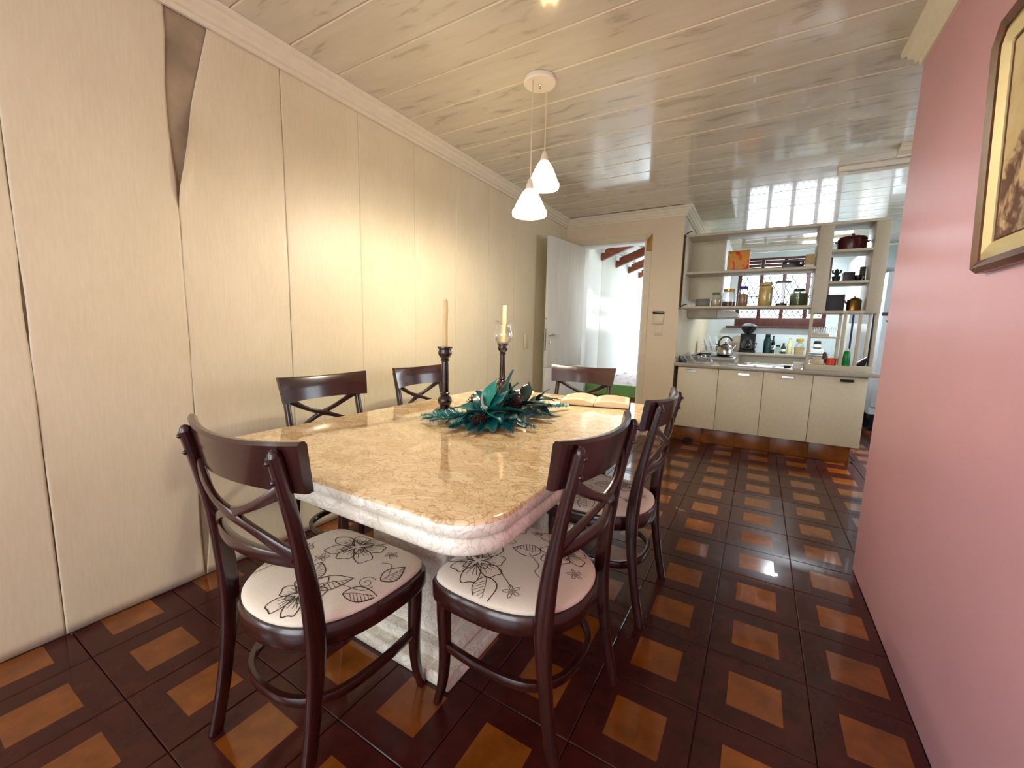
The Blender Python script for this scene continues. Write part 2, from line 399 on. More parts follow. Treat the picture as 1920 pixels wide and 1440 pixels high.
cornice('trim_5', ('y-', 4.12), [(0, H-.055), (.03, H-.055), (.05, H-.03), (.09, H-.025), (.12, Zc), (0, Zc)], .73, KR-.01, 0, 0, 'short cream moulding on the ceiling beside the pink wall')

# door: frame trim, leaf
mb = MB(); mb.box(DX1+.001, DX1+.062, FY-.016, FY-.001, 0, 2.12); mb.box(DX0-.075, DX1-.004, FY-.016, FY-.001, DZ+.003, DZ+.066)
mb.box(DX0-.075, DX0-.002, FY-.016, FY-.001, 0, DZ)
fr = struct(mb.build('trim_6', TRIMW, smooth=0, bevel=.003), 'cream door architrave with one bare wood corner')
MB().prism([(DX1+.001, 2.122), (DX1+.062, 2.122), (DX1+.062, DZ+.066), (DX1+.058, DZ+.066), (DX1+.001, DZ+.004)], 'y', FY-.017, FY-.001).build('bare_wood_piece', BAREW, fr, bevel=.002)['label'] = 'bare golden wood corner piece'
mb = MB(); mb.box(DX0, DX0+.02, FY+.002, FY+.138, 0, DZ-.02); mb.box(DX1-.02, DX1, FY+.002, FY+.138, 0, DZ-.02); mb.box(DX0, DX1, FY+.002, FY+.138, DZ-.02, DZ)
mb.build('jamb_lining', WHITE, fr, smooth=0)
hx, hy = DX0+.012, FY-.022; ang = math.atan2(4.14-hy, -2.035-hx)
door = link('door_1', None, None, (hx, hy, 0), (0, 0, ang)); struct(door, 'off-white door standing open inward against the left wall')
DLW = .765
B(0, DLW, -.018, .018, .03, .788).build('door_leaf', DOORW, door, bevel=.002)
lf = B(0, DLW, -.018, .018, .792, 2.212).build('door_leaf', DOORW, door, bevel=.002)
B(DLW-.002, DLW+.002, -.01, .01, .98, 1.22).build('lock_plate', CHROME, lf)
for sd in (1, -1):
    mb = MB(); mb.lathe([(.02, 0), (.02, .006), (.011, .01), (.011, .045)], 14, xf=Matrix.Translation((DLW-.05, sd*.018, 1.155)) @ Matrix.Rotation(math.radians(-90*sd), 4, 'X'))
    mb.sweep([(DLW-.05, sd*.062, 1.155), (DLW-.08, sd*.066, 1.160), (DLW-.12, sd*.064, 1.152), (DLW-.165, sd*.062, 1.166)], [.02, .018, .015, .012], [.016, .016, .013, .01])
    mb.build('lever_handle', CHROME, lf)
    MB().lathe([(.021, 0), (.021, .005), (.012, .008)], 14, xf=Matrix.Translation((DLW-.05, sd*.018, 1.07)) @ Matrix.Rotation(math.radians(-90*sd), 4, 'X')).build('key_plate', CHROME, lf)
MB().lathe([(.006, 0), (.006, .003)], 10, xf=Matrix.Translation((DLW, 0, 1.33)) @ Matrix.Rotation(math.radians(90), 4, 'Y')).build('latch_hole', BLACK, lf)

# the yard seen through the doorway
B(-2.5, -.94, FY+.145, 5.62, -.15, -.02).build('floor_yard_step', BROWNT); struct(bpy.data.objects['floor_yard_step'])
yard = struct(B(-2.5, -.94, 5.62, 13, -.15, .46).build('floor_terrace', PAVE), 'raised paved terrace outside the door')
rp = random.Random(5); yy = 5.64
while yy < 8.6:
    d = .16; xx = -2.095+rp.uniform(0, .1)
    while xx < -.98:
        w = rp.uniform(.2, .3); x1 = min(xx+w, -.95)
        if x1-xx > .05: B(xx+.006, x1-.006, yy+.006, yy+d-.006, .461, .478).build('paving_stone', PAVE, yard, bevel=.004)
        xx += w
    yy += d
B(-2.095, -.95, 5.598, 5.618, .325, .478).build('painted_riser', GREENP, yard)
B(-2.095, -.95, 5.590, 5.618, -.01, .322).build('tiled_riser', BROWNT, yard)
we = struct(B(-2.3, -2.108, FY+.145, 13, 0, 2.75).build('wall_yard', EXTW), 'white boundary wall of the yard outside')
ye = [FY+.15, 6.06, 7.42, 9.2, 13]
for i in range(4): B(-2.106, -2.096, ye[i]+.006, ye[i+1]-.006, .0, 2.66).build('render_panel', EXTW, we, bevel=.003)
roof = thing('yard_roof', 'open lean-to roof of brown rafters and white boards over the yard', 'roof', (0, 0, 0))
for i in range(5):
    y = 5.98+i*.72; mb = MB(); sl = .372
    mb.add([], []); x0, x1 = -2.09, -.955
    def zz(x, o): return 2.235+(x-x0)*sl+o
    mb.prism([(x0, zz(x0, 0)), (x1, zz(x1, 0)), (x1, zz(x1, .13)), (x0+.05, zz(x0+.05, .13)), (x0+.05, zz(x0, .11)), (x0, zz(x0, .11))], 'y', y, y+.055)
    mb.build('rafter', RAFT, roof, smooth=0, bevel=.004)
for i, x in enumerate((-2.02, -1.72, -1.42, -1.12)):
    B(x, x+.05, 5.7, 9.2, 2.235+(x-x0)*.372+.150, 2.235+(x-x0)*.372+.19).build('roof_batten', EXTW, roof, smooth=0)

for i in range(9):
    o = B(-2.3, -1.38, 5.12+i*.5, 5.12+i*.5+.49, 0, .03).build('roof_board', EXTW, roof, smooth=0)
    for v_ in o.data.vertices: v_.co.z += 2.235+(v_.co.x-x0)*.372+.196
# ------------------------------------------------------------------ dining table
tb = thing('dining_table', 'beige marble dining table with rounded corners and stepped pedestal', 'table', (-1.045, 1.555, 0))
def slab(hx, hy, r, prof, n=10):
    prof = [(prof[0][0]+.004, prof[0][1])]+prof+[(prof[-1][0]+.002, prof[-1][1]), (prof[-1][0]+.02, prof[-1][1])]
    return MB().loft([rrect(hx-d, hy-d, max(.004, r-d), n, z) for d, z in prof])
def bull(z0, z1, q=6, b=.02):
    h = z1-z0; out = []
    for i in range(q+1):
        a = -math.pi/2+math.pi*i/q; out.append((b*(1-math.cos(a)), (z0+z1)/2+h/2*math.sin(a)))
    return out
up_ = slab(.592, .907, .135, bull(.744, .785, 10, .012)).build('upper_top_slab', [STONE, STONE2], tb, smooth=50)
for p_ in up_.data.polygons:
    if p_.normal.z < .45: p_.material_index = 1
slab(.588, .903, .132, bull(.700, .7425, 10, .012)).build('lower_top_slab', STONE2, tb, smooth=50)
MB().loft([rrect(.25, .59, .01, 2, z) for z in (.66, .699)]).build('pedestal_cap', STONE2, tb, smooth=30, bevel=.006)
MB().loft([rrect(.185, .525, .012, 3, z) for z in (.101, .659)]).build('pedestal_column', STONE2, tb, smooth=30)
slab(.265, .608, .008, bull(0, .049, 6, .008), 2).build('base_step', STONE2, tb, smooth=30)
slab(.225, .568, .008, bull(.051, .099, 6, .008), 2).build('base_step', STONE2, tb, smooth=30)

# ------------------------------------------------------------------ chairs
def mat_fabric():
    t = NT('ivory_seat_fabric'); v = t.coords((1, 1, 1)); f = t.noise(v, 400, 2); g = t.noise(v, 5, 2)
    t.set(Base_Color=t.mix(.5, t.ramp(f, [(.3, rgb(216, 202, 180)), (.7, rgb(236, 225, 206))]), t.ramp(g, [(.3, rgb(228, 216, 196)), (.7, rgb(238, 228, 210))])), Roughness=.85, Specular_IOR_Level=.2, Sheen_Weight=.2)
    t.bump(f, .2, .001); return t.m
FABRIC = mat_fabric(); INK = M('brown_print_ink', rgb(74, 60, 50), .9, var=.1)
half = [(0, .210), (.09, .211), (.170, .205), (.212, .180), (.228, .12), (.228, .04), (.219, -.045), (.190, -.124), (.135, -.186), (.067, -.216)]
outl = catmull([(x, y, 0) for x, y in half]+[(0, -.223, 0)]+[(-x, y, 0) for x, y in reversed(half[1:])], 4, True)
pol = sorted((math.atan2(p.y, p.x), math.hypot(p.x, p.y)) for p in outl)
def Rth(a):
    a = math.atan2(math.sin(a), math.cos(a))
    for i in range(len(pol)):
        a0, r0 = pol[i-1]; a1, r1 = pol[i]
        if i == 0: a0 -= 2*math.pi
        if a0 <= a <= a1: return r0+(r1-r0)*(a-a0)/max(1e-9, a1-a0)
    a0, r0 = pol[-1]; a1, r1 = pol[0]; return r0+(r1-r0)*(a-a0)/(a1+2*math.pi-a0)
SZ0 = .437
def seat_z(s): return SZ0+.006+.030*max(0, 1-s**4)**.5
def seat_pt(x, y, lift=0):
    s = math.hypot(x, y)/Rth(math.atan2(y, x)) if abs(x)+abs(y) > 1e-6 else 0
    return (x, y, seat_z(min(s, .999))+lift), s
def cushion():
    mb = MB(); N = len(outl); rings = []
    for s in (.12, .3, .5, .68, .82, .9, .95, .98, .995): rings.append([(p.x*s, p.y*s, seat_z(s)) for p in outl])
    rings.append([(p.x, p.y, SZ0+.003) for p in outl]); rings.append([(p.x*.97, p.y*.97, SZ0-.004) for p in outl])
    mb.loft(rings); return mb
def ribbon(mb, pts, w=.003):
    pts = [Vector((p[0], p[1], 0)) for p in pts]; prev = None
    for i, p in enumerate(pts):
        t = (pts[min(i+1, len(pts)-1)]-pts[max(i-1, 0)])
        if t.length < 1e-7: continue
        t.normalize(); s = Vector((-t.y, t.x, 0))*w/2
        (a, sa), (b, sb) = seat_pt(p.x+s.x, p.y+s.y, .0007), seat_pt(p.x-s.x, p.y-s.y, .0007)
        if max(sa, sb) > .985: prev = None; continue
        if prev: mb.add([prev[0], prev[1], b, a], [(0, 1, 2, 3)])
        prev = (a, b)
def petal(mb, c, rot, r0, r1, w, wave, seed, inner=True):
    rr = random.Random(seed); pts = []; ca, sa = math.cos(rot), math.sin(rot)
    for i in range(33):
        t = i/32; ang = math.pi*t; u = r0+(r1-r0)*math.sin(ang)**.7; v = -w*math.cos(ang)*(.35+.65*math.sin(ang)**.8)
        u += wave*math.sin(ang*5+seed)*math.sin(ang); pts.append((c[0]+u*ca-v*sa, c[1]+u*sa+v*ca))
    ribbon(mb, pts)
    if inner:
        for q in (-.35, .1, .42):
            ribbon(mb, [(c[0]+u*ca-(w*q*k)*sa, c[1]+u*sa+(w*q*k)*ca) for k in [j/9 for j in range(10)] for u in [r0+(r1-r0)*.62*k]], .0017)
def peony(mb, c, s, rot, seed):
    s *= 1.25
    for i in range(7): petal(mb, c, rot+i*.9, .012*s, .075*s+.012*s*math.sin(i*2.3), .034*s, .004*s, seed+i)
    for i in range(4): petal(mb, c, rot+.5+i*1.6, .004*s, .038*s, .02*s, .003*s, seed+20+i, False)
def leaf_print(mb, b, rot, L, w):
    L *= 1.15; w *= 1.2
    ca, sa = math.cos(rot), math.sin(rot)
    def P(u, v): return (b[0]+u*ca-v*sa, b[1]+u*sa+v*ca)
    for sg in (1, -1): ribbon(mb, [P(L*t, sg*w*math.sin(math.pi*t**.8)) for t in [i/14 for i in range(15)]])
    ribbon(mb, [P(L*t, .08*w*math.sin(6*t)) for t in [i/10 for i in range(11)]], .0016)
    for i in range(2, 9):
        t = i/10; ribbon(mb, [P(L*(t+.09*k), -w*k*math.sin(math.pi*min(1, t+.05)**.8)*.92) for k in [j/4 for j in range(5)]], .0016)
def swirl(mb, c, r, rot, turns=1.6):
    n = 44; ribbon(mb, [(c[0]+r*(1-i/n*.9)*math.cos(rot+turns*6.28*i/n), c[1]+r*(1-i/n*.9)*math.sin(rot+turns*6.28*i/n)) for i in range(n)], .0018)
def small5(mb, c, r, rot):
    ribbon(mb, [(c[0]+r*(.62+.38*math.cos(5*a))*math.cos(a+rot), c[1]+r*(.62+.38*math.cos(5*a))*math.sin(a+rot)) for a in [6.2832*i/50 for i in range(51)]], .0018)
    for i in range(5): ribbon(mb, [(c[0]+q*r*math.cos(rot+i*1.2566), c[1]+q*r*math.sin(rot+i*1.2566)) for q in (.05, .2, .4)], .0015)
def stem(mb, pts): ribbon(mb, [tuple(p[:2]) for p in catmull([(x, y, 0) for x, y in pts], 6)], .002)
def floral(seed):
    mb = MB(); r = random.Random(seed)
    if seed == 0:
        peony(mb, (-.01, .115), 1.0, .4, 3); small5(mb, (.12, .14), .022, .3); small5(mb, (-.05, .01), .024, .9)
        small5(mb, (-.10, -.05), .03, .2); peony(mb, (.06, -.13), .8, -1.1, 9); leaf_print(mb, (.05, -.10), .9, .10, .028)
        leaf_print(mb, (.03, -.09), 2.2, .09, .026); swirl(mb, (.165, .0), .026, 1); stem(mb, [(.08, -.05), (.13, -.045), (.18, -.03), (.19, .0)])
        leaf_print(mb, (.19, .03), 1.5, .08, .02); leaf_print(mb, (.15, -.07), .7, .08, .022); leaf_print(mb, (-.15, -.08), 3.6, .09, .03)
        stem(mb, [(-.12, -.06), (-.13, .0), (-.16, .06)]); peony(mb, (-.17, .0), .5, 1.7, 15); stem(mb, [(.19, .06), (.16, .1), (.13, .09)])
    else:
        a = r.uniform(0, 6)
        peony(mb, (-.10, .11), 1.05, a, seed*31); peony(mb, (.10, -.09), .8, a+1, seed*37); peony(mb, (.16, .14), .6, a, seed*41)
        leaf_print(mb, (-.15, .04), 3.7, .09, .03); leaf_print(mb, (-.04, .17), .4, .09, .026); leaf_print(mb, (.06, -.03), 1.9, .085, .03)
        small5(mb, (-.16, -.06), .026, a); small5(mb, (.02, -.17), .024, a); swirl(mb, (.06, .09), .024, a)
        stem(mb, [(-.10, .03), (-.13, -.02), (-.15, -.05)]); stem(mb, [(.03, .0), (-.01, -.06), (-.05, -.07), (-.07, -.12)]); leaf_print(mb, (-.07, -.12), 4.4, .03, .01)
        leaf_print(mb, (.14, -.02), .6, .08, .025); small5(mb, (.17, .05), .02, a)
    return mb
def arcy(x, yend, sag, xe=.2): return yend-sag*(1-(x/xe)**2)
def chair_parts():
    P = []
    P.append(('seat_cushion', cushion().mesh('seat_cushion', FABRIC, smooth=70), None))
    ap = MB(); ring = lambda k, z: [(p.x*k, p.y*k, z) for p in outl]
    ap.loft([ring(1.035, .380), ring(1.045, .388), ring(1.045, .428), ring(1.02, .436), ring(.93, .436), ring(.93, .380), ring(1.035, .380)], True, False)
    P.append(('seat_frame', ap.mesh('seat_frame', WOOD, smooth=40), None))
    for s in (-1, 1):
        pa = catmull([(s*.207, -.247, 0), (s*.204, -.215, .16), (s*.202, -.192, .34), (s*.201, -.188, .46), (s*.200, -.202, .60), (s*.199, -.232, .77), (s*.199, -.265, .918)], 4)
        n = len(pa); zs = [p.z for p in pa]
        dep = [.036+.016*math.exp(-((z-.47)/.17)**2)-.004*(z > .66) for z in zs]; wid = [.028-.004*abs(z-.46) for z in zs]
        mb = MB(); mb.sweep(pa, wid, dep, up=(0, 1, 0), n=12, sq=3.2)
        top = pa[-1]; mb.lathe([(.013, -.01), (.0125, .006), (.009, .013), (.002, .017)], 10, c=(top.x, top.y, top.z))
        P.append(('rear_leg', mb.mesh('rear_leg', WOOD, smooth=50), None))
        fl = catmull([(s*.192, .165, .42), (s*.193, .168, .33), (s*.190, .166, .2), (s*.192, .172, .09), (s*.197, .192, 0)], 4)
        m = len(fl); mb = MB(); mb.sweep(fl, [.044-.020*i/(m-1) for i in range(m)], [.042-.019*i/(m-1) for i in range(m)], up=(0, 1, 0), n=12, sq=4)
        P.append(('front_leg', mb.mesh('front_leg', WOOD, smooth=50), None))
    hoop = catmull([(.19, .165, .215), (.196, .06, .215), (.19, -.06, .215), (.16, -.145, .215), (.09, -.195, .215), (0, -.208, .215), (-.09, -.195, .215), (-.16, -.145, .215), (-.19, -.06, .215), (-.196, .06, .215), (-.19, .165, .215)], 3)
    P.append(('stretcher_hoop', MB().sweep(hoop, .02, .03, n=10, sq=4).mesh('stretcher_hoop', WOOD, smooth=50), None))
    # top rail, concave towards the sitter
    mb = MB(); rings = []; N = 24
    for i in range(N+1):
        u = -1+2*i/N; e = abs(u)**8
        def pt(z0, off):
            xe = .232+.015*(z0-.815)/.12; x = u*xe
            y = -.208-.048*(1-u*u)-.20*(z0-.815)+off; zz = z0+.013+(.012*u*u if z0 > .87 else -.003*u*u); return (x, y, zz)
        th = .0115
        rings.append([pt(.815, th), pt(.812, 0), pt(.815, -th), pt(.875, -th*1.05), pt(.918, -th), pt(.926, -.004), pt(.926, .006), pt(.918, th), pt(.87, th*1.05)])
    mb.loft(rings); P.append(('top_rail', mb.mesh('top_rail', WOOD, smooth=45), None))
    lr = [(x, arcy(x, -.198, .043), .645) for x in [-.195+.39*i/14 for i in range(15)]]
    P.append(('lower_rail', MB().sweep(lr, .022, .036, n=10, sq=4).mesh('lower_rail', WOOD, smooth=50), None))
    for s in (-1, 1):
        q = []
        for i in range(15):
            t = i/14; x = s*(-.178+.356*t); z = .658+.170*(t+.05*math.sin(2*math.pi*t)); q.append((x, arcy(x, -.205-.03*t, .043)+s*.002, z))
        ww = [.036-.016*math.sin(math.pi*i/14)**.6+.010*math.exp(-((i-7)/1.4)**2) for i in range(15)]
        P.append(('cross_slat', MB().sweep(q, .015, ww, up=(0, 0, 1), n=10, sq=4).mesh('cross_slat', WOOD, smooth=50), None))
        for z in (.860, .906):
            y = -.265+.22*(.918-z)-.016
            P.append(('bolt', MB().lathe([(.0065, -.002), (.0065, .002), (.0045, .0055), (.001, .007)], 10, xf=Matrix.Translation((s*.199, y, z)) @ Matrix.Rotation(math.radians(78), 4, 'X')).mesh('bolt', WOOD, smooth=60), None))
    return P
CP = chair_parts()
def chair(label, x, y, deg, seed):
    t = thing('dining_chair', label, 'chair', (x, y, 0), math.radians(deg), 'cross-back dining chairs around the table')
    for n, me, _ in CP:
        o = link(n, me, t)
        if n == 'seat_cushion':
            p = link('floral_print', floral(seed).mesh('floral_print', INK, smooth=0), o)
    return t
chair('mahogany cross-back dining chair at the near end of the table, its back to the camera', -1.075, .735, 1, 0)
chair('nearest mahogany cross-back chair on the right side of the table', -.59, 1.095, 87, 1)
chair('mahogany cross-back chair on the right side, farther along towards the kitchen', -.565, 1.825, 89, 2)
chair('mahogany cross-back chair by the left wall, nearer to the torn wallpaper', -1.69, 1.32, -92, 3)
chair('mahogany cross-back chair by the left wall, behind the bare candlestick', -1.68, 2.03, -91, 4)
chair('mahogany cross-back chair at the far end of the table, before the open door', -1.09, 2.61, 180, 5)

# ------------------------------------------------------------------ pendant lamp
pl = thing('pendant_lamp', 'white two-light pendant with lit conical glass shades over the table', 'lamp', (-1.15, 2.155, 0))
CAPW = M('white_lamp_metal', rgb(236, 226, 208), .35, var=.02); CORD = M('white_cord', rgb(214, 198, 170), .5, var=.03)
MB().lathe([(.086, H-.001), (.088, H-.006), (.088, H-.020), (.082, H-.027), (.03, H-.028)], 32).build('canopy', CAPW, pl, smooth=35)
MB().lathe([(.005, H-.045), (.006, H-.042), (.006, H-.034), (.009, H-.032), (.009, H-.0285)], 10).build('canopy_nut', CHROME, pl)
for (lx, ly, zt, zc, zb, rb) in ((.006, .07, 2.212, 2.155, 2.012, .088), (-.01, -.06, 2.026, 1.966, 1.832, .095)):
    MB().tube([(lx, ly, H-.0285), (lx+.001, ly, (H+zt)/2), (lx, ly, zt+.001)], .0035, 8).build('cord', CORD, pl)
    MB().lathe([(.007, zt), (.012, zt-.006), (.020, zt-.03), (.027, zc+.001)], 20, c=(lx, ly, 0)).build('lamp_cap', CAPW, pl)
    h = zc-zb; pr = [(.026, 1), (.036, .92), (.05, .74), (.066, .5), (.080, .25), (.0875, .08), (.088, 0)]
    k = rb/.088; outer = [(r*k, zb+h*t) for r, t in pr]; inner = [((r-.003)*k, zb+h*t) for r, t in reversed(pr)]
    sh = MB().lathe(outer+inner, 32, c=(lx, ly, 0), cap=False).build('glass_shade', SHADE, pl, smooth=60)
    rr = MB(); 
    for q in (.10, .17): rr.lathe([(.0885*k-.012*q, zb+h*q-.003), (.0905*k-.012*q, zb+h*q), (.0885*k-.012*q, zb+h*q+.003)], 32, c=(lx, ly, 0), cap=False)
    rr.build('shade_ring', SHADE, sh)
    b = MB().lathe([(.002, zb+.016), (.018, zb+.022), (.028, zb+.04), (.026, zb+.06), (.013, zb+.08), (.012, zb+.11)], 16, c=(lx, ly, 0)).build('bulb', BULB, sh)
    light('bulb_light', 'POINT', (lx, ly, zb+.012), (0, 0, 0), 25, (1, .90, .73), radius=.03, parent=pl)

# ------------------------------------------------------------------ things on the table
TZ = .7855
CS = [(.0, 0), (.060, 0), (.061, .008), (.056, .013), (.050, .017), (.046, .024), (.036, .030), (.024, .034), (.026, .04), (.034, .052), (.0355, .064), (.032, .078), (.022, .088), (.0185, .092), (.024, .096), (.024, .102), (.0185, .106), (.0195, .112), (.0178, .19), (.0165, .255), (.021, .258), (.0215, .264), (.017, .268), (.024, .276), (.033, .290), (.0335, .300), (.030, .311), (.031, .316), (.037, .320), (.037, .327), (.0145, .327), (.0145, .318), (0, .318)]
def candle(parent_loc, ztop, tilt, label, twist):
    t = thing('taper_candle', label, 'candle', parent_loc)
    mb = MB(); L = ztop; mb.sweep([(tilt[0]*i/6*L+.0015*math.sin(i*1.7+twist), tilt[1]*i/6*L, L*i/6) for i in range(7)], [.026, .0255, .0255, .025, .025, .0245, .023], n=14, sq=2.3); mb.build('wax', CANDLE, t, smooth=50)
    MB().tube([(tilt[0]*L, tilt[1]*L, L), (tilt[0]*L+.001, tilt[1]*L, L+.008)], .001, 6).build('wick', BLACK, t)
for (x, y, lab) in ((-1.297, 1.542, 'turned dark wood candlestick nearer the camera, without a glass'), (-1.417, 2.256, 'turned dark wood candlestick farther back, topped by a hurricane glass')):
    t = thing('candlestick', lab, 'candlestick', (x, y, TZ), 0, 'pair of turned candlesticks')
    MB().lathe(CS[:8], 28, cap=False).build('base', DKWOOD, t, smooth=50); MB().lathe(CS[7:23], 24, cap=False).build('stem', DKWOOD, t, smooth=50); MB().lathe(CS[22:], 28, cap=False).build('cup', DKWOOD, t, smooth=50)
candle((-1.297, 1.542, TZ+.318), .228, (.02, 0), 'tall cream taper candle in the nearer candlestick', 0)
candle((-1.417, 2.256, TZ+.3275), .240, (.03, .01), 'bent cream candle rising out of the hurricane glass', 2)
HG = [(.0165, .0), (.034, .001), (.046, .012), (.0585, .036), (.0605, .055), (.055, .080), (.0465, .105), (.046, .118), (.052, .133), (.058, .145)]
t = MB().lathe(HG+[(r-.0018, z+.0006) for r, z in reversed(HG)], 32, cap=False).build('hurricane_glass', GLASS, None, (-1.417, 2.256, TZ+.3275), smooth=70)
tag(t, 'clear tulip-shaped hurricane glass on the farther candlestick', 'glass shade')

# teal flower arrangement
LEAFM = [mat_wood('teal_leaf_%d' % i, a, b, .32, (30, 8, 8), .2) for i, (a, b) in enumerate(((rgb(3, 58, 62), rgb(10, 98, 102)), (rgb(5, 78, 80), rgb(16, 124, 124)), (rgb(8, 110, 100), rgb(44, 172, 152)), (rgb(8, 36, 36), rgb(18, 62, 58))))]
TINS = M('teal_tinsel', rgb(30, 140, 150), .3, metal=.3, var=.35, vs=90)
CONE = M('pinecone_brown', rgb(58, 24, 24), .6, var=.3, vs=30); FROST = M('frosted_sprig', rgb(190, 190, 180), .5, var=.1)
ar = thing('flower_arrangement', 'teal artificial poinsettia arrangement with tinsel and pinecones on the table', 'flower arrangement', (-1.0, 1.55, TZ))
def leaf_mesh(L, W, droop, fold, wave, seed):
    r = random.Random(seed); ph = r.uniform(0, 6)
    def fn(u, v):
        s = 2*v-1; w = 1.25*W*math.sin(math.pi*min(1, u*.97+.03)**.75)**.9; x = L*u
        return (x*math.cos(droop*u*.5), s*w/2, -L*droop*u*u*.55+fold*abs(s)*w+wave*math.sin(u*9+ph+s*2)*abs(s)*.5)
    mb = MB(); mb.grid(10, 6, fn); return mb
def place(mb, name, mat, loc, yaw, pitch, roll=0):
    R_ = Matrix.Rotation(yaw, 3, 'Z') @ Matrix.Rotation(-pitch, 3, 'Y') @ Matrix.Rotation(roll, 3, 'X'); k = random.uniform(.002, .009); vs = []
    for p in mb.v:
        q = R_ @ Vector(p); q.z = max(q.z, k-loc[2]); vs.append(tuple(q))
    mb.v = vs; return mb.build(name, mat, ar, loc, smooth=70)
def D(a): return math.radians(a)
lv = [ # x,y,z, yaw, pitch, L, W, droop, mat
 (0, -.09, .05, 195, 18, .17, .075, .5, 1), (0, -.09, .05, 235, 8, .14, .07, .6, 1), (.01, -.09, .05, 285, 5, .11, .065, .9, 2), (.01, -.09, .05, 330, 10, .15, .07, .5, 1),
 (.01, -.08, .05, 15, 22, .17, .07, .5, 1), (.01, -.08, .05, 55, 40, .17, .07, .3, 1), (0, -.08, .05, 100, 62, .16, .07, .2, 1), (0, -.08, .05, 150, 42, .15, .07, .3, 0),
 (-.01, -.07, .07, 75, 70, .14, .06, .2, 2), (.03, -.08, .06, 35, 55, .17, .06, .2, 1), (0, -.08, .045, 260, 2, .12, .07, 1.0, 0), (.0, -.08, .06, 125, 30, .12, .055, .5, 2),
 (.0, .04, .04, 70, 76, .20, .07, .15, 0), (.02, .05, .04, 95, 80, .14, .06, .2, 1), (.05, .10, .05, 20, 30, .16, .065, .7, 3), (.06, .14, .05, 350, 20, .16, .07, .8, 3),
 (.05, .2, .05, 40, 30, .17, .07, .7, 3), (.04, .24, .04, 70, 28, .16, .07, .8, 3), (.04, .05, .03, 325, 8, .17, .06, .7, 3), (-.03, .0, .05, 170, 35, .14, .06, .4, 0),
 (.06, .02, .03, 300, 10, .14, .055, .8, 0), (.02, .22, .06, 100, 60, .12, .05, .3, 3), (.08, .22, .05, 20, 60, .11, .045, .3, 3), (.03, -.1, .04, 310, 4, .15, .06, .6, 1), (-.02, -.1, .04, 215, 10, .15, .06, .7, 1)]
for i, (x, y, z, yw, pt_, L, W, dr, mi) in enumerate(lv):
    place(leaf_mesh(L, W, dr, .16, .012, i), 'leaf', LEAFM[mi], (x, y, z), D(yw), D(pt_), random.uniform(-.3, .3))
def tinsel(L, seed, n=420, nl=.036):
    r = random.Random(seed); mb = MB(); bend = r.uniform(-.25, .25)
    def sp(t): return Vector((L*t, bend*L*t*t, .012*math.sin(math.pi*t)+.008))
    mb.tube([sp(i/6) for i in range(7)], .002, 5)
    for i in range(n):
        t = r.uniform(.05, 1); p = sp(t); a = r.uniform(0, 6.283); l = nl*r.uniform(.6, 1.1)*(1.05-.4*t)
        d = Vector((r.uniform(.3, .95), math.cos(a)*.8, math.sin(a)*.55)).normalized()*l; q = p+d; q.z = max(q.z, -.010)
        s = d.cross(Vector((0, 0, 1))); s = s.normalized()*.0016 if s.length > 1e-6 else Vector((0, .0016, 0))
        mb.add([p-s, p+s, q], [(0, 1, 2)])
    return mb
for i, (x, y, yw, L) in enumerate(((-.06, -.08, 205, .25), (-.05, -.10, 212, .21), (-.05, -.06, 196, .22), (-.03, -.12, 228, .19), (-.01, -.13, 245, .15), (.0, -.13, 262, .15), (.02, -.13, 280, .15), (.03, -.12, 300, .15), (.05, -.10, 325, .17), (.06, -.06, 345, .17), (.04, .2, 75, .28), (.06, .18, 62, .26), (.05, .22, 88, .24), (.06, .1, 20, .16), (-.06, -.1, 220, .22))):
    o = tinsel(L, i+11).build('tinsel_branch', TINS, ar, (x, y, .012), (0, 0, D(yw)), smooth=0)
def pinecone(hh, r):
    mb = MB(); mb.lathe([(.1*r, 0), (.55*r, .15*hh), (.6*r, .45*hh), (.4*r, .75*hh), (.08*r, .97*hh)], 10)
    for i in range(64):
        t = i/64; z = hh*(.04+.94*t); rr = r*math.sin(math.pi*(.12+.83*t))**.8; a = i*2.39996; wd = .24*r*(1.2-t*.7)
        ca, sa = math.cos(a), math.sin(a); b = .35*rr
        P = lambda u, v, w: (u*ca-v*sa, u*sa+v*ca, w)
        mb.add([P(b, -wd*.5, z), P(b, wd*.5, z), P(rr, wd, z+.07*hh), P(rr*1.06, 0, z+.10*hh), P(rr, -wd, z+.07*hh), P(rr*.8, 0, z+.12*hh)], [(0, 1, 2, 3, 4), (2, 5, 3), (3, 5, 4)])
    return mb
for (x, y, z, hh, r, yw, pt_) in ((-.145, -.0, .0, .105, .032, 30, 8), (-.10, .19, .01, .10, .032, 120, 10), (.035, .10, .03, .11, .045, 300, 25), (.055, -.16, .042, .07, .032, 250, 92)):
    o = pinecone(hh, r).build('pinecone', CONE, ar, (x, y, z), smooth=0); o.rotation_euler = (Matrix.Rotation(D(yw), 3, 'Z') @ Matrix.Rotation(D(pt_), 3, 'Y')).to_euler()
mb = MB(); rs = random.Random(4)
for i in range(16):
    a = rs.uniform(0, 6.28); q = rs.uniform(0, .02); mb.lathe([(.0005, -.004), (.004, -.002), (.0045, .002), (.001, .005)], 8, c=(.005+q*math.cos(a), -.10+q*math.sin(a), .075+rs.uniform(-.008, .008)))
mb.build('stamens', FROST, ar)
mb = MB(); mb.tube([(.0, -.09, .06), (-.02, -.085, .09), (-.035, -.07, .125)], [.005, .006, .004], 7); mb.build('frosted_sprig', FROST, ar)
for (x, y, z) in ((-.07, .26, .07), (-.02, .28, .06), (.10, .25, .05)):
    MB().lathe([(.001, -.009), (.007, -.005), (.009, 0), (.007, .005), (.001, .009)], 10, c=(x, y, z)).build('berry', LEAFM[3], ar)
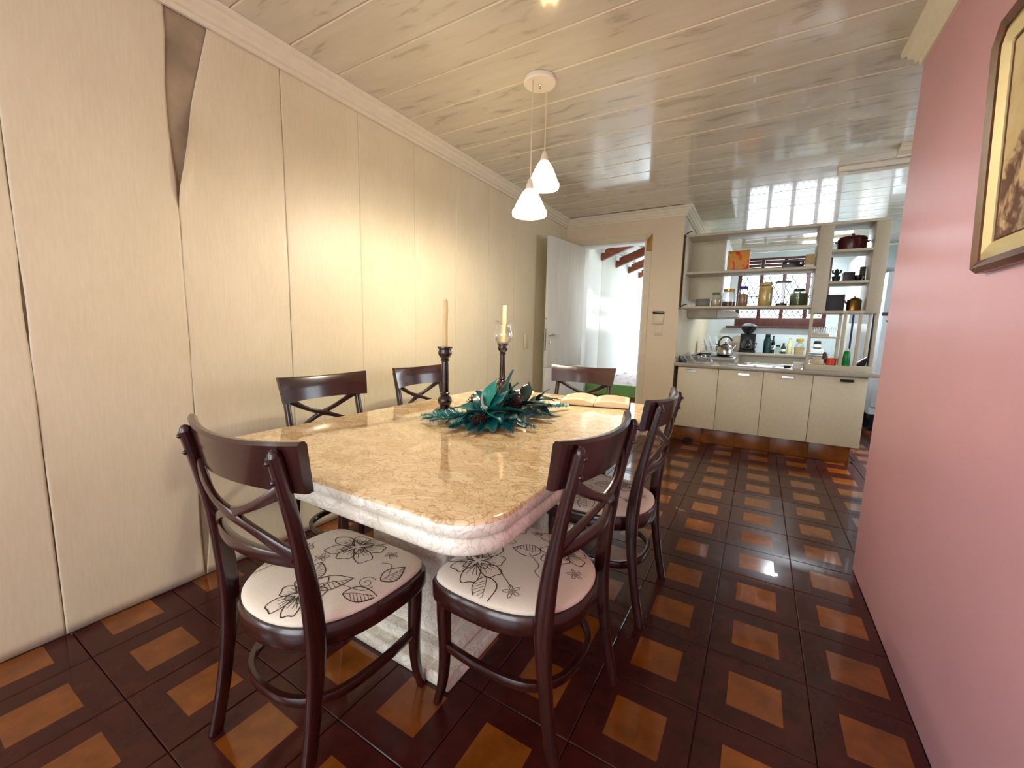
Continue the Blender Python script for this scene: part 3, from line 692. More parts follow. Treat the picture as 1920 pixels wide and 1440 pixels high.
MB().loft([rrect(.07+.02*k, .2+.02*k, .06, 5, z, (.0, .06)) for k, z in ((1, .0005), (1, .02), (-1, .05))]).build('moss_base', LEAFM[3], ar, smooth=60)

# open book and card
bk = thing('open_book', 'thick open book with cream pages on the far end of the table', 'book', (-.79, 2.29, TZ), D(14))
def page_block(sg, n=14):
    mb = MB(); w, d = .185, .128; top = []; 
    def zt(u): return .012+.030*math.sin(math.pi*min(1, .12+u*.62))**.9*(1-.35*u) if sg > 0 else .010+.032*math.sin(math.pi*(.10+.75*u))*(1-.25*u)
    pr = [(sg*(.003+w*i/n), zt(i/n)) for i in range(n+1)]
    poly = pr+[(sg*(w+.004), .006), (sg*.003, .004)]
    mb.prism(poly, 'y', -d, d); return mb
for sg in (-1, 1): page_block(sg).build('page_block', PAPER, bk, smooth=35)
B(-.196, .196, -.134, .134, .0003, .0036).build('cover', M('dark_book_cover', rgb(40, 26, 22), .6), bk, smooth=0, bevel=.001)
PRT = M('page_print', rgb(176, 158, 128), .9, var=.1)
for sg in (-1, 1):
    mb = MB()
    for r_ in range(13):
        y = .105-r_*.0165; zz = lambda u: (.012+.030*math.sin(math.pi*min(1, .12+u*.62))**.9*(1-.35*u) if sg > 0 else .010+.032*math.sin(math.pi*(.10+.75*u))*(1-.25*u))
        for c_ in range(8):
            u0, u1 = .12+c_*.095, .12+(c_+1)*.095
            mb.add([(sg*(.003+.185*u0), y, zz(u0)+.0006), (sg*(.003+.185*u1), y, zz(u1)+.0006), (sg*(.003+.185*u1), y+.005, zz(u1)+.0006), (sg*(.003+.185*u0), y+.005, zz(u0)+.0006)], [(0, 1, 2, 3)])
    mb.build('text_lines', PRT, bk, smooth=0)
mb = MB(); mb.grid(8, 4, lambda u, v: (-.075+.15*u, -.05+.1*v, .0012+.012*math.sin(math.pi*u)**2)); o = mb.build('paper_card', PAPERW, None, (-1.34, 2.40, TZ), (0, 0, D(25)), smooth=60)
o.modifiers.new('thick', 'SOLIDIFY').thickness = .001; tag(o, 'white paper card lying behind the flower arrangement', 'paper')

# ------------------------------------------------------------------ picture on the pink wall
pc = thing('framed_picture', 'sepia landscape picture in a brown and gold frame on the pink wall', 'picture', (RX-.0165, 1.372, 1.705), 0); pc.rotation_euler = (0, -.047, 0)
PY0, PY1, PZ0, PZ1, ch = -.30, .31, -.318, .318, .05
def fpoly(i): return [(PY0+i, PZ0+i), (PY1-i, PZ0+i), (PY1-i, PZ1-ch-i*.4), (PY1-ch-i*.4, PZ1-i), (PY0+ch+i*.4, PZ1-i), (PY0+i, PZ1-ch-i*.4)]
def fring(i0, i1, x0, x1, x2):
    R = [[(x, y, z) for y, z in fpoly(i)] for i, x in ((i0, 0), (i0, -x0), ((i0*.6+i1*.4), -x1), (i1, -x2), (i1, 0))]
    return MB().loft(R+[R[0]], True, False)
FRB = mat_wood('brown_frame_wood', rgb(70, 34, 14), rgb(110, 60, 26), .35); GOLD = M('pale_gold_mount', rgb(216, 198, 146), .35, metal=.15, var=.06)
fring(0, .030, .018, .034, .026).build('outer_frame', FRB, pc, smooth=30); fring(.031, .072, .020, .026, .016).build('gold_frame', GOLD, pc, smooth=30)
fring(.073, .078, .012, .013, .010).build('inner_slip', FRB, pc, smooth=30)
def mat_sepia():
    t = NT('sepia_landscape_print'); tc = t.n('TexCoord'); sp = t.n('SeparateXYZ'); t.l(tc.outputs['Object'], sp.inputs[0])
    f = t.noise(t.coords((1, 1, 1)), 13, 5, .55, .3); m = t.n('Math', operation='MULTIPLY_ADD'); t.l(sp.outputs[2], m.inputs[0]); m.inputs[1].default_value = -.85; t.l(f, m.inputs[2])
    t.set(Base_Color=t.ramp(m.outputs[0], [(.30, rgb(214, 192, 144)), (.54, rgb(200, 174, 126)), (.59, rgb(150, 116, 90)), (.64, rgb(88, 50, 36)), (.72, rgb(104, 66, 48)), (.77, rgb(164, 142, 112))]), Roughness=.4); return t.m
MB().prism(fpoly(.0785), 'x', -.011, -.004).build('print', mat_sepia(), pc, smooth=0)

# switches
t = thing('intercom_switch', 'white intercom box with dark top above a light switch, right of the door', 'switch', (-1.007, FY-.001, 1.37))
B(-.062, .062, -.022, 0, -.065, .045).build('box', TRIMW, t, bevel=.004); B(-.062, .062, -.026, 0, .046, .078).build('dark_cap', DKMET, t, bevel=.004)
MB().tube([(.05, -.025, .02), (.056, -.03, -.02), (.05, -.024, -.06)], .003, 6).build('cable', TRIMW, t)
t = thing('light_switch', 'cream two-button light switch below the intercom box', 'switch', (-.997, FY-.001, 1.235)); B(-.041, .041, -.009, 0, -.058, .058).build('plate', TRIMW, t, bevel=.003)
for x in (-.015, .015): B(x-.012, x+.012, -.013, -.0095, -.03, .03).build('rocker', CREAM, t, bevel=.002)
t = thing('wall_socket', 'cream socket plate on the left wall near the open door', 'switch', (LX+.004, 3.92, 1.08)); B(0, .009, -.04, .04, -.08, .08).build('plate', TRIMW, t, bevel=.003); B(.0095, .013, -.02, .02, -.03, .03).build('rocker', CREAM, t, bevel=.002)

# ------------------------------------------------------------------ kitchen: cabinets, worktops, hanging shelf
CZ = .885
struct(B(-.795, .835, 4.965, 5.0, 0, .168).build('baseboard_kitchen', BROWNT), 'brown tiled plinth under the kitchen cabinets')
for i in range(5): B(-.79+i*.325, -.79+i*.325+.322, 4.955, 4.964, .002, .166).build('tile', BROWNT, bpy.data.objects['baseboard_kitchen'], bevel=.002)
dl = ['beige kitchen base cabinet beside the doorway wall', 'beige kitchen base cabinet second from the doorway wall', 'beige kitchen base cabinet third from the doorway wall', 'beige kitchen base cabinet at the free end by the refrigerator']
for i in range(4):
    x0 = -.758+i*.412; t = thing('base_cabinet', dl[i], 'cabinet', (x0+.206, 4.92, .17), 0, 'beige base cabinets under the worktop')
    B(-.2055, .2055, 0, .60, 0, .672).build('carcass', CABG, t, smooth=0)
    dr = B(-.2035, .2035, -.02, -.001, .002, .664).build('door', CAB, t, bevel=.002)
    hxx = (-.06, .03, .0, .05)[i]; mb = MB(); mb.box(hxx-.05, hxx+.05, -.036, -.0205, .640, .644); mb.box(hxx-.05, hxx+.05, -.036, -.033, .620, .644); mb.build('handle', CHROME if i < 3 else DKMET, dr, smooth=0)
t = thing('peninsula_worktop', 'grey-beige stone worktop over the kitchen base cabinets', 'worktop', (0, 0, 0))
B(-.798, .962, 4.862, 5.58, CZ-.04, CZ).build('slab', COUNT, t, bevel=.006)
B(-.798, -.785, 4.87, 5.5, CZ+.001, CZ+.05).build('upstand', CABG, t)
o = B(.395, .905, 4.885, 5.0, CZ+.0005, CZ+.055).build('sill_rail', CABG, t, bevel=.003)
st = thing('steel_sink', 'stainless steel sink set in the peninsula worktop', 'sink', (.15, 5.33, CZ))
mb = MB(); mb.loft([rrect(a, b, .03, 4, z) for a, b, z in ((.27, .17, .0005), (.27, .17, .005), (.24, .14, .005), (.235, .135, .0012))], True, False); mb.add([p for p in rrect(.235, .135, .03, 4, .0012)], [tuple(range(20))]); mb.build('rim_and_bowl', CHROME, st)
# left and back runs
t = thing('stove_run', 'grey base units with worktop along the kitchen side wall', 'counter', (0, 0, 0)); B(-.795, -.26, 5.70, 7.45, 0, .88).build('units', CABG, t, smooth=0); B(-.798, -.24, 5.66, 7.47, .881, .925).build('slab', COUNT, t, bevel=.005)
t = thing('window_counter', 'grey counter under the kitchen window', 'counter', (0, 0, 0)); B(-.795, 1.0, 7.55, 8.09, 0, .885).build('units', CABG, t, smooth=0); B(-.798, 1.02, 7.50, 8.095, .886, .93).build('slab', COUNT, t, bevel=.005)
hs = thing('hanging_shelf_unit', 'beige open shelf unit standing on posts over the peninsula worktop', 'shelf unit', (0, 0, 0))
def part(n, m, p, *a, bev=.002): return B(*a).build(n, m, p, bevel=bev)
SY0, SY1 = 4.90, 5.22
part('top_board', CABG, hs, -.752, .905, SY0, SY1, 2.232, 2.256)
part('side_panel', CABG, hs, -.775, -.753, SY0, SY1, 1.478, 2.256)
part('shelf', CABG, hs, -.752, .398, SY0, SY1, 1.842, 1.866); part('shelf', CABG, hs, -.752, .398, SY0, SY1, 1.478, 1.502)
part('wide_post', CABG, hs, .399, .505, SY0, SY1, 1.428, 2.231); part('wide_post', CABG, hs, .802, .905, SY0, SY1, 1.428, 2.231)
for z in (1.985, 1.700, 1.428): part('shelf', CABG, hs, .506, .801, SY0, SY1, z, z+.022)
part('post', CABG, hs, .399, .424, SY0+.01, SY0+.035, CZ+.056, 1.427); part('post', CABG, hs, .655, .680, SY0+.01, SY0+.035, CZ+.056, 1.427)
part('post', CABG, hs, .765, .790, SY0+.01, SY0+.035, CZ+.056, 1.427); part('post', CABG, hs, .880, .904, SY0+.01, SY0+.035, CZ+.056, 1.427)
part('post', CABG, hs, .655, .680, SY1-.03, SY1-.005, CZ+.001, 1.427); part('post', CABG, hs, .880, .904, SY1-.03, SY1-.005, CZ+.001, 1.427)
part('small_shelf', CABG, hs, .425, .654, SY0+.005, SY1, 1.190, 1.208); part('shelf_rim', CABG, hs, .43, .56, SY0+.006, SY0+.012, 1.209, 1.235)
for z in (2.262, 1.497):
    mb = MB(); mb.box(-.799, -.776, SY0-.015, SY0+.03, z-.028, z-.004); mb.tube([(-.78, SY0-.005, z), (-.74, SY0-.012, z+.02), (-.715, SY0-.01, z+.024)], .006, 8); mb.build('bracket', DKMET, hs, smooth=30)
# upper cabinet and hood on the side wall
t = thing('wall_cabinet', 'beige wall cabinet above the stove on the kitchen side wall', 'cabinet', (-.797, 5.45, 1.62)); B(0, .36, 0, 1.1, 0, .72).build('carcass', CAB, t, smooth=0)
for k in range(3): B(.361, .379, .003+k*.367, .364+k*.367, .002, .718).build('door', WHITE, t, bevel=.002)
t = thing('range_hood', 'white range hood under the wall cabinet', 'range hood', (-.797, 5.55, 1.40)); B(0, .33, 0, .6, .0, .10).build('body', CABG, t, bevel=.006)
MB().prism([(.331, .0), (.55, .015), (.56, .05), (.50, .085), (.331, .10)], 'y', 0, .6).build('visor', WHITE, t, bevel=.004)

# kitchen window: frame, mullions, panes, grille (structure)
wn = struct(link('window_1', None), 'brown wooden kitchen window with diamond grille and bright daylight')
X0, X1, Z0, Z1, WY = -.399, .859, 1.361, 2.469, KB+.03
def wp(n, *a): return B(*a).build(n, BROWNF, wn, bevel=.003)
wp('bottom_rail', X0, X1, WY, WY+.07, Z0, 1.50); wp('transom_rail', X0, X1, WY, WY+.07, 2.20, 2.27); wp('top_rail', X0, X1, WY, WY+.07, 2.44, Z1)
xs = [X0, -.085, .235, .555, X1-.055]
for x in xs: wp('mullion', x, x+.055, WY+.002, WY+.068, 1.501, 2.199); wp('mullion', x, x+.055, WY+.002, WY+.068, 2.271, 2.439)
for i in range(4):
    a, b = xs[i]+.056, xs[i+1]-.001; B(a, b, WY+.03, WY+.034, 1.501, 2.199).build('pane', PANE, wn, smooth=0)
    for k in range(3): wp('louvre', a, b, WY+.02, WY+.05, 2.275+k*.055, 2.275+k*.055+.048)
    mb = MB()
    for k in range(-3, 6):
        for sg in (1, -1):
            pa = [(a+.0+(k*.08 if sg > 0 else k*.08), 1.52), (a+k*.08+sg*.34, 2.19)]
            (xA, zA), (xB, zB) = pa
            def clipx(x): return zA+(zB-zA)*(x-xA)/(xB-xA)
            lo, hi = max(a, min(xA, xB)), min(b, max(xA, xB))
            if hi-lo > .02: mb.tube([(lo, WY+.012, clipx(lo)), (hi, WY+.012, clipx(hi))], .006, 6)
    mb.tube([(a, WY+.016, 1.85), (b, WY+.016, 1.85)], .007, 6); mb.build('grille', BLACK, wn)
struct(B(-.52, .87, KB-.07, KB-.001, 1.325, 1.358).build('trim_7', BROWNF), 'brown wooden window sill')

# refrigerator, tall cupboard, fluorescent fittings
FRW = M('fridge_white', rgb(226, 234, 244), .25, var=.02)
t = thing('refrigerator', 'tall white refrigerator beyond the pink wall', 'refrigerator', (1.66, 7.0, 0))
B(-.345, .345, .03, .68, .20, 2.04).build('body', FRW, t, bevel=.01); d = B(-.345, .345, -.03, .028, .31, 1.492).build('lower_door', FRW, t, bevel=.012); d2 = B(-.345, .345, -.03, .028, 1.53, 2.035).build('upper_door', FRW, t, bevel=.012)
B(-.345, .345, -.025, .028, 1.494, 1.528).build('control_strip', DKMET, t); B(-.29, -.27, -.028, -.0255, 1.50, 1.52).build('indicator_light', M('orange_indicator', rgb(255, 150, 50), .4, emit=rgb(255, 140, 40), es=4), t)
MB().prism([(-.27, 1.40), (-.24, 1.415), (-.225, 1.44), (-.24, 1.43), (-.27, 1.45), (-.30, 1.43), (-.315, 1.44), (-.30, 1.415)], 'y', -.034, -.031).build('emblem', DKMET, d)
B(-.33, .33, 0, .65, .001, .199).build('plinth', BLACK, t); B(-.345, .345, -.02, .028, .215, .285).build('base_grille', FRW, t); B(.0, .26, -.045, -.031, 1.96, 1.99).build('handle', DKMET, d2)
t = thing('tall_cupboard', 'white tall kitchen cupboard beside the refrigerator', 'cupboard', (1.165, 7.35, 0)); B(-.125, .125, .02, .7, .1, 2.3).build('carcass', WHITE, t, smooth=0)
for a, b in ((-.124, -.001), (.001, .124)): B(a, b, 0, .019, .102, 1.40).build('door', WHITE, t, bevel=.002); B(a, b, 0, .019, 1.405, 2.298).build('door', WHITE, t, bevel=.002)
B(-.12, .12, .05, .68, .0, .099).build('plinth', BLACK, t)
def batten(x0, x1, y, name, label, lit, z=H):
    t = thing(name, label, 'lamp', ((x0+x1)/2, y, z-.001)); L = (x1-x0)/2
    MB().prism([(-.045, 0), (-.045, -.014), (-.026, -.034), (.026, -.034), (.045, -.014), (.045, 0)], 'x', -L, L).build('housing', CAPW, t, smooth=0, bevel=.002)
    for sg in (-1, 1): B(sg*(L+.0015) - .0012, sg*(L+.0015)+.0012, -.047, .047, -.05, -.0).build('end_cap', CAPW, t); B(min(sg*(L-.06), sg*(L-.001)), max(sg*(L-.06), sg*(L-.001)), -.016, .016, -.062, -.035).build('tube_holder', CAPW, t, bevel=.003)
    MB().tube([(-L+.06, 0, -.050), (L-.06, 0, -.050)], .014, 12).build('tube', TUBE if lit else M('unlit_tube', rgb(226, 220, 206), .3), t)
    return t
batten(.425, 1.62, 4.36, 'fluorescent_fitting', 'unlit cream fluorescent fitting on the ceiling near the pink wall', False)
b = batten(.34, 1.0, 7.2, 'fluorescent_fitting', 'lit fluorescent tube on the kitchen ceiling', True)
light('tube_light', 'AREA', (0, 0, -.08), (0, 0, 0), 22, (.82, .92, 1), size=(.55, .05), parent=b)


# ------------------------------------------------------------------ kitchen small things
def col(name, r, g_, b, rough=.4, **k): return M(name, rgb(r, g_, b), rough, **k)
def jar(x, y, z, r, h, lidmat, fillmat, fill, label, glass=GLASS, rn=.8, lidr=.85):
    t = thing('storage_jar', label, 'jar', (x, y, z), 0, 'jars on the hanging shelf')
    o_ = [(r*.9, 0), (r, .012), (r, h*.72), (r*rn, h*.84), (r*rn, h*.9)]
    MB().lathe([(0, .0005)]+o_+[(a-.003, max(b, .004)) for a, b in reversed(o_)]+[(0, .005)], 24, cap=False).build('glass', glass, t, smooth=40)
    MB().lathe([(r*lidr, h*.86), (r*lidr, h*.99), (r*lidr*.9, h)], 24).build('lid', lidmat, t, smooth=40)
    if fill: MB().lathe([(r*.86, .006), (r*.94, .014), (r*.94, h*fill), (r*.5, h*fill+.006), (.002, h*fill+.004)], 20).build('contents', fillmat, t, smooth=40)
    return t
S2 = 1.5025
jar(-.443, 5.05, S2, .055, .15, col('green_lid', 70, 110, 60), col('pale_grain', 190, 176, 130, .8), .45, 'glass jar with a green lid on the middle shelf', lidr=.75)
jar(-.322, 5.05, S2, .068, .185, col('gold_lid', 190, 150, 60, .3, metal=.6), col('dark_red_beans', 84, 20, 18, .6), .25, 'glass jar with a gold lid and dark red beans', lidr=.8)
jar(-.188, 5.05, S2, .047, .21, col('violet_lid', 50, 30, 150), col('brown_beans', 150, 110, 70, .7), .6, 'tall glass jar with a violet lid and brown grain', lidr=.9)
jar(.012, 5.05, S2, .066, .242, col('cream_lid', 214, 196, 130), col('yellow_pasta', 218, 184, 96, .6), .82, 'big square-shouldered jar full of yellow pasta', lidr=.8)
t = thing('blender_jug', 'clear ribbed blender jug on the middle shelf', 'jug', (.156, 5.05, S2))
jp = [(.040, .03), (.045, .034), (.055, .12), (.068, .225), (.070, .235)]; MB().lathe(jp+[(a-.003, b+.001) for a, b in reversed(jp)], 10, cap=False).build('glass', GLASS, t, smooth=20)
MB().lathe([(.05, 0), (.052, .005), (.048, .028), (.041, .0295)], 20).build('base', DKMET, t); MB().lathe([(.071, .2355), (.072, .244), (.05, .25)], 20).build('lid', DKMET, t)
MB().tube(catmull([(.0, .066, .21), (0, .095, .2), (0, .098, .13), (0, .058, .09)], 4), .006, 8).build('handle', GLASS, t)
jar(.296, 5.05, S2, .076, .17, col('brown_lid', 70, 40, 34), col('olive_herbs', 120, 112, 80, .8), .7, 'squat flared jar with a brown lid and dried herbs', GLASSG, rn=.62, lidr=.6)
tag(B(-.655, -.508, 5.08, 5.18, S2, S2+.085).build('metal_tin', col('grey_tin', 104, 104, 100, .4), bevel=.006), 'low grey tin at the left end of the middle shelf', 'tin')
S1 = 1.8665
def mat_flame():
    t = NT('orange_print_box'); f = t.noise(t.coords((1, 1, .8)), 9, 3, .5, 1.2)
    t.set(Base_Color=t.ramp(f, [(.3, rgb(188, 140, 62)), (.48, rgb(214, 148, 50)), (.56, rgb(222, 74, 20)), (.68, rgb(128, 40, 20)), (.75, rgb(190, 140, 60))]), Roughness=.5); return t.m
t = thing('carton', 'orange carton with red floral print on the top shelf', 'box', (-.262, 5.06, S1)); B(-.10, .10, -.07, .07, 0, .195).build('box', mat_flame(), t, bevel=.002); B(-.101, .101, -.071, .071, .196, .206).build('lid', col('tan_card', 186, 140, 70, .7), t, bevel=.002)
t = thing('toaster', 'low black appliance with chrome knobs on the top shelf', 'appliance', (.218, 5.08, S1)); B(-.09, .09, -.08, .08, 0, .075).build('body', BLACK, t, bevel=.012)
for x in (-.04, .065): MB().lathe([(.012, 0), (.012, .014), (.004, .016)], 12, xf=Matrix.Translation((x, -.081, .05)) @ Matrix.Rotation(D(90), 4, 'X')).build('knob', CHROME, t)
t = thing('carton', 'narrow cream carton beside the wide post on the top shelf', 'box', (.352, 5.05, S1)); B(-.034, .034, -.05, .05, 0, .13).build('box', col('cream_card', 196, 172, 128, .7), t, bevel=.002); B(-.0345, .0345, -.0505, -.0501, .01, .03).build('label_band', PAPERW, t, smooth=0)
t = thing('stew_pot', 'dark red lidded pot on the top of the narrow shelf column', 'pot', (.665, 5.06, 2.008)); POTR = col('dark_red_enamel', 70, 14, 18, .25)
MB().lathe([(.09, 0), (.108, .01), (.112, .10), (.115, .104)], 28).build('body', POTR, t); MB().lathe([(.114, .105), (.1, .125), (.04, .14), (.012, .143), (.014, .158), (.003, .163)], 28).build('lid', POTR, t)
for sg in (-1, 1): MB().tube([(sg*.108, -.03, .08), (sg*.128, -.02, .085), (sg*.128, .02, .085), (sg*.108, .03, .08)], .006, 8).build('handle', CHROME, t)
z = 1.7225
t = thing('cactus_ornament', 'small dark potted cactus on the narrow shelf column', 'plant', (.575, 5.04, z)); MB().lathe([(.025, 0), (.034, .05), (.036, .055)], 14).build('pot', col('dark_pot', 44, 42, 40), t); CG = col('dark_cactus_green', 34, 52, 44, .7)
MB().lathe([(.012, .05), (.018, .07), (.018, .11), (.006, .125)], 10).build('stem', CG, t)
for sg in (-1, 1): MB().tube([(sg*.01, 0, .085), (sg*.03, 0, .09), (sg*.032, 0, .115)], .008, 8).build('arm', CG, t)
tag(B(.625, .71, 5.0, 5.12, z, z+.09).build('tea_tin', col('dark_tin', 52, 52, 52, .4), bevel=.005), 'small dark rectangular tin on the narrow shelf column', 'tin')
t = thing('dark_cup', 'dark cup with white handle on the narrow shelf column', 'cup', (.738, 5.03, z)); MB().lathe([(.018, 0), (.026, .01), (.028, .06), (.025, .06), (.02, .01)], 16, cap=False).build('bowl', BLACK, t); MB().tube([(.026, 0, .05), (.042, 0, .04), (.026, 0, .015)], .004, 8).build('handle', WHITE, t)
t = thing('canister', 'tall olive canister at the right of the narrow shelf column', 'canister', (.775, 5.10, z)); MB().lathe([(.022, 0), (.0225, .12), (.02, .125)], 16).build('body', col('olive_metal', 82, 86, 64, .4), t); MB().lathe([(.023, .1255), (.023, .14), (.01, .145)], 16).build('lid', DKMET, t)
z = 1.4505
tag(B(.515, .655, 4.99, 5.14, z, z+.155).build('storage_box', col('slate_box', 58, 56, 60, .6), bevel=.004), 'dark slate box on the lowest shelf of the narrow column', 'box')
t = thing('milk_pot', 'brass-coloured metal pot with lid and long spout', 'pot', (.735, 5.05, z)); BR = col('aged_brass', 150, 116, 66, .25, metal=.9); MB().lathe([(.05, 0), (.057, .008), (.056, .10), (.05, .108)], 24).build('body', BR, t); MB().lathe([(.05, .109), (.03, .124), (.006, .128), (.007, .138), (.002, .14)], 20).build('lid', BR, t); MB().tube([(-.05, 0, .07), (-.07, 0, .09), (-.078, 0, .115)], [.009, .007, .005], 8).build('spout', BR, t)
# glasses on the small shelf
for i, (x, r, h) in enumerate(((.459, .02, .085), (.515, .025, .085), (.568, .022, .08), (.615, .022, .088))):
    gp = [(r, .001), (r*1.02, .01), (r*1.15, h)]; o = MB().lathe([(0, .001)]+gp+[(a-.002, b+.002) for a, b in reversed(gp)]+[(0, .004)], 16, cap=False).build('drinking_glass', GLASS, None, (x, 5.06, 1.2085), smooth=40)
    tag(o, ['clear drinking glass at the left end of the small shelf', 'clear drinking glass second from left on the small shelf', 'clear drinking glass third from left on the small shelf', 'clear drinking glass at the right end of the small shelf'][i], 'glass', 'glasses on the small shelf')
# worktop things, right part
W0 = CZ+.0005
t = thing('plate_stack', 'stack of white plates behind the sill rail', 'plates', (.53, 5.30, W0))
for k in range(7): MB().lathe([(.05, k*.022), (.09, k*.022+.012), (.105, k*.022+.02), (.10, k*.022+.0205), (.05, k*.022+.006)], 24).build('plate', WHITE, t)
t = thing('bread_bag', 'crumpled bag of bread on the sill rail', 'bag', (.50, 4.945, CZ+.056)); rb_ = random.Random(2)
def lump(w, d, h, seed, n=12):
    r = random.Random(seed); off = [[r.uniform(.8, 1.1) for _ in range(n+1)] for _ in range(9)]
    mb = MB(); rings = []
    for i, (k, z_) in enumerate(((.9, 0), (1, .15), (1.02, .4), (.85, .65), (.6, .85), (.25, 1.0))): rings.append([(w/2*k*off[i][j]*math.cos(6.2832*j/n), d/2*k*off[i][j]*math.sin(6.2832*j/n), h*z_*(.85+.15*off[i][(j*5) % n])) for j in range(n)])
    mb.loft(rings); return mb
lump(.125, .075, .07, 3).build('bag', col('bread_bag_film', 206, 190, 156, .35), t, smooth=50); lump(.05, .04, .10, 5).build('twisted_neck', col('dark_bag_print', 70, 52, 46, .5), t, (.05, .0, .02), smooth=50)
t = thing('red_tub', 'round orange-red plastic tub on the sill rail', 'tub', (.603, 4.955, CZ+.056)); MB().lathe([(.038, 0), (.042, .004), (.043, .05)], 24).build('tub', col('orange_red_plastic', 214, 62, 22, .35), t); MB().lathe([(.0445, .0505), (.0445, .06), (.038, .064)], 24).build('lid', col('red_lid', 196, 52, 20, .35), t)
t = thing('soap_bottle', 'green bottle with white cap on the sill rail', 'bottle', (.716, 4.945, CZ+.056)); MB().lathe([(.029, 0), (.031, .006), (.029, .08), (.026, .125), (.015, .138)], 20).build('body', col('green_plastic', 10, 128, 54, .25), t); MB().lathe([(.014, .1385), (.013, .155), (.006, .158), (.005, .172), (.001, .173)], 14).build('cap', WHITE, t)
t = thing('utensil_tray', 'dark tilted utensil tray leaning by the end post', 'tray', (.845, 4.99, W0)); MB().prism([(-.05, .06), (.035, .13), (.04, .12), (.03, .06), (-.02, .05)], 'y', .03, .06).build('panel', BLACK, t, bevel=.002); MB().prism([(-.055, .068), (.033, .142), (.036, .136), (-.05, .062)], 'y', .025, .065).build('steel_edge', CHROME, t); B(-.03, .03, .03, .06, 0, .06).build('foot', BLACK, t)
tag(lump(.09, .06, .06, 9).build('dark_cloth', col('dark_cloth', 34, 26, 28, .9), None, (.60, 5.10, W0), smooth=50), 'dark bundled cloth behind the red tub', 'cloth')
for i, (x, w, h_, lab, m_) in enumerate(((.263, .065, .03, 'small dark dish near the front of the worktop', BLACK), (.345, .075, .062, 'small white food container on the worktop', WHITE))):
    t = thing('food_container', lab, 'container', (x, 4.99, W0)); MB().loft([rrect(w/2*k, .035*k, .012, 4, z_) for k, z_ in ((.85, 0), (1, h_*.8))]).build('tub', m_, t); MB().loft([rrect(w/2*1.04, .037, .012, 4, z_) for z_ in (h_*.8+.0005, h_)]).build('lid', WHITE, t)
# worktop things, left part
def mat_film():
    return thin_glass('clear_plastic_film', (.93, .97, 1, 1), .12, .2, .5)
FILM = mat_film()
t = thing('plastic_bag', 'crumpled clear plastic bag at the left of the worktop', 'bag', (-.555, 5.08, W0)); rb_ = random.Random(8)
for k in range(3):
    ph = rb_.uniform(0, 6); x0b = -.15+k*.1
    MB().grid(14, 10, lambda u, v, ph=ph, x0b=x0b: (x0b-.06+.14*u+.02*math.sin(9*v+ph), -.08+.16*v, .003+abs(.09*math.sin(math.pi*u)*math.sin(math.pi*v)+.025*math.sin(11*u+ph)*math.sin(9*v+ph*2)))).build('film', FILM, t, smooth=60)
t = thing('tape_dispenser', 'small black dispenser at the corner of the worktop', 'dispenser', (-.725, 4.95, W0)); MB().prism([(-.04, 0), (.045, 0), (.04, .03), (.0, .07), (-.035, .075), (-.042, .05)], 'y', -.02, .02).build('body', BLACK, t, bevel=.004); B(.02, .046, -.015, .015, .036, .042).build('cutter', CHROME, t)
t = thing('cooktop', 'black glass cooktop on the side counter', 'cooktop', (-.50, 6.0, .9255)); B(-.24, .24, -.27, .27, 0, .008).build('glass', BLACK, t, bevel=.002)
for x in (-.12, .12):
    for y in (-.13, .13): MB().lathe([(.06, .0085), (.075, .012), (.078, .022), (.07, .022)], 16, c=(x, y, 0), cap=False).build('burner', DKMET, t)
t = thing('kettle', 'round steel kettle with black arched handle on the cooktop', 'kettle', (-.36, 5.82, .9485)); MB().lathe([(.075, 0), (.09, .008), (.094, .04), (.085, .085), (.06, .12), (.045, .13)], 28).build('body', CHROME, t); MB().lathe([(.044, .1305), (.03, .142), (.006, .146), (.012, .158), (.004, .166)], 18).build('lid', BLACK, t); MB().sweep(catmull([(-.07, 0, .10), (-.075, 0, .17), (-.03, 0, .225), (.03, 0, .225), (.072, 0, .18)], 4), .02, .014, up=(0, 1, 0), n=8).build('handle', BLACK, t); MB().tube([(.07, 0, .07), (.10, 0, .1), (.115, 0, .125)], [.016, .012, .010], 10).build('spout', CHROME, t)
t = thing('paper_roll', 'white kitchen paper roll behind the kettle', 'paper roll', (-.44, 6.45, .9255)); MB().lathe([(.055, .012), (.056, .02), (.056, .27), (.03, .275)], 20).build('roll', PAPERW, t); MB().lathe([(.06, 0), (.06, .011)], 20).build('stand', WHITE, t)
t = thing('dish_rack', 'steel dish rack with upright plates beside the side wall', 'dish rack', (-.60, 6.75, .9255)); mb = MB()
for k in range(9): mb.tube([(-.13+k*.033, -.13, .02), (-.13+k*.033, -.13, .12), (-.13+k*.033, .13, .12), (-.13+k*.033, .13, .02)], .003, 5)
for y in (-.13, .13): mb.tube([(-.14, y, .02), (.14, y, .02)], .004, 5); mb.tube([(-.14, y, .12), (.14, y, .12)], .004, 5)
for x in (-.13, .13):
    for y in (-.13, .13): mb.tube([(x, y, 0), (x, y, .02)], .005, 5)
mb.build('wire_frame', CHROME, t); MB().lathe([(.03, 0), (.03, .003), (.025, .003)], 12).build('cap', BLACK, t)
for k, x in enumerate((-.10, -.03, .05)): MB().lathe([(.06, 0), (.11, .012), (.112, .016), (.06, .006)], 24, xf=Matrix.Translation((x, 0, .145)) @ Matrix.Rotation(D(78), 4, 'Y')).build('plate', WHITE, t)
MB().lathe([(.03, 0), (.045, .02), (.045, .12), (.042, .12), (.03, .01)], 18, cap=False, xf=Matrix.Translation((.11, -.05, .03))).build('green_tumbler', col('olive_tumbler', 84, 104, 66, .3), t)
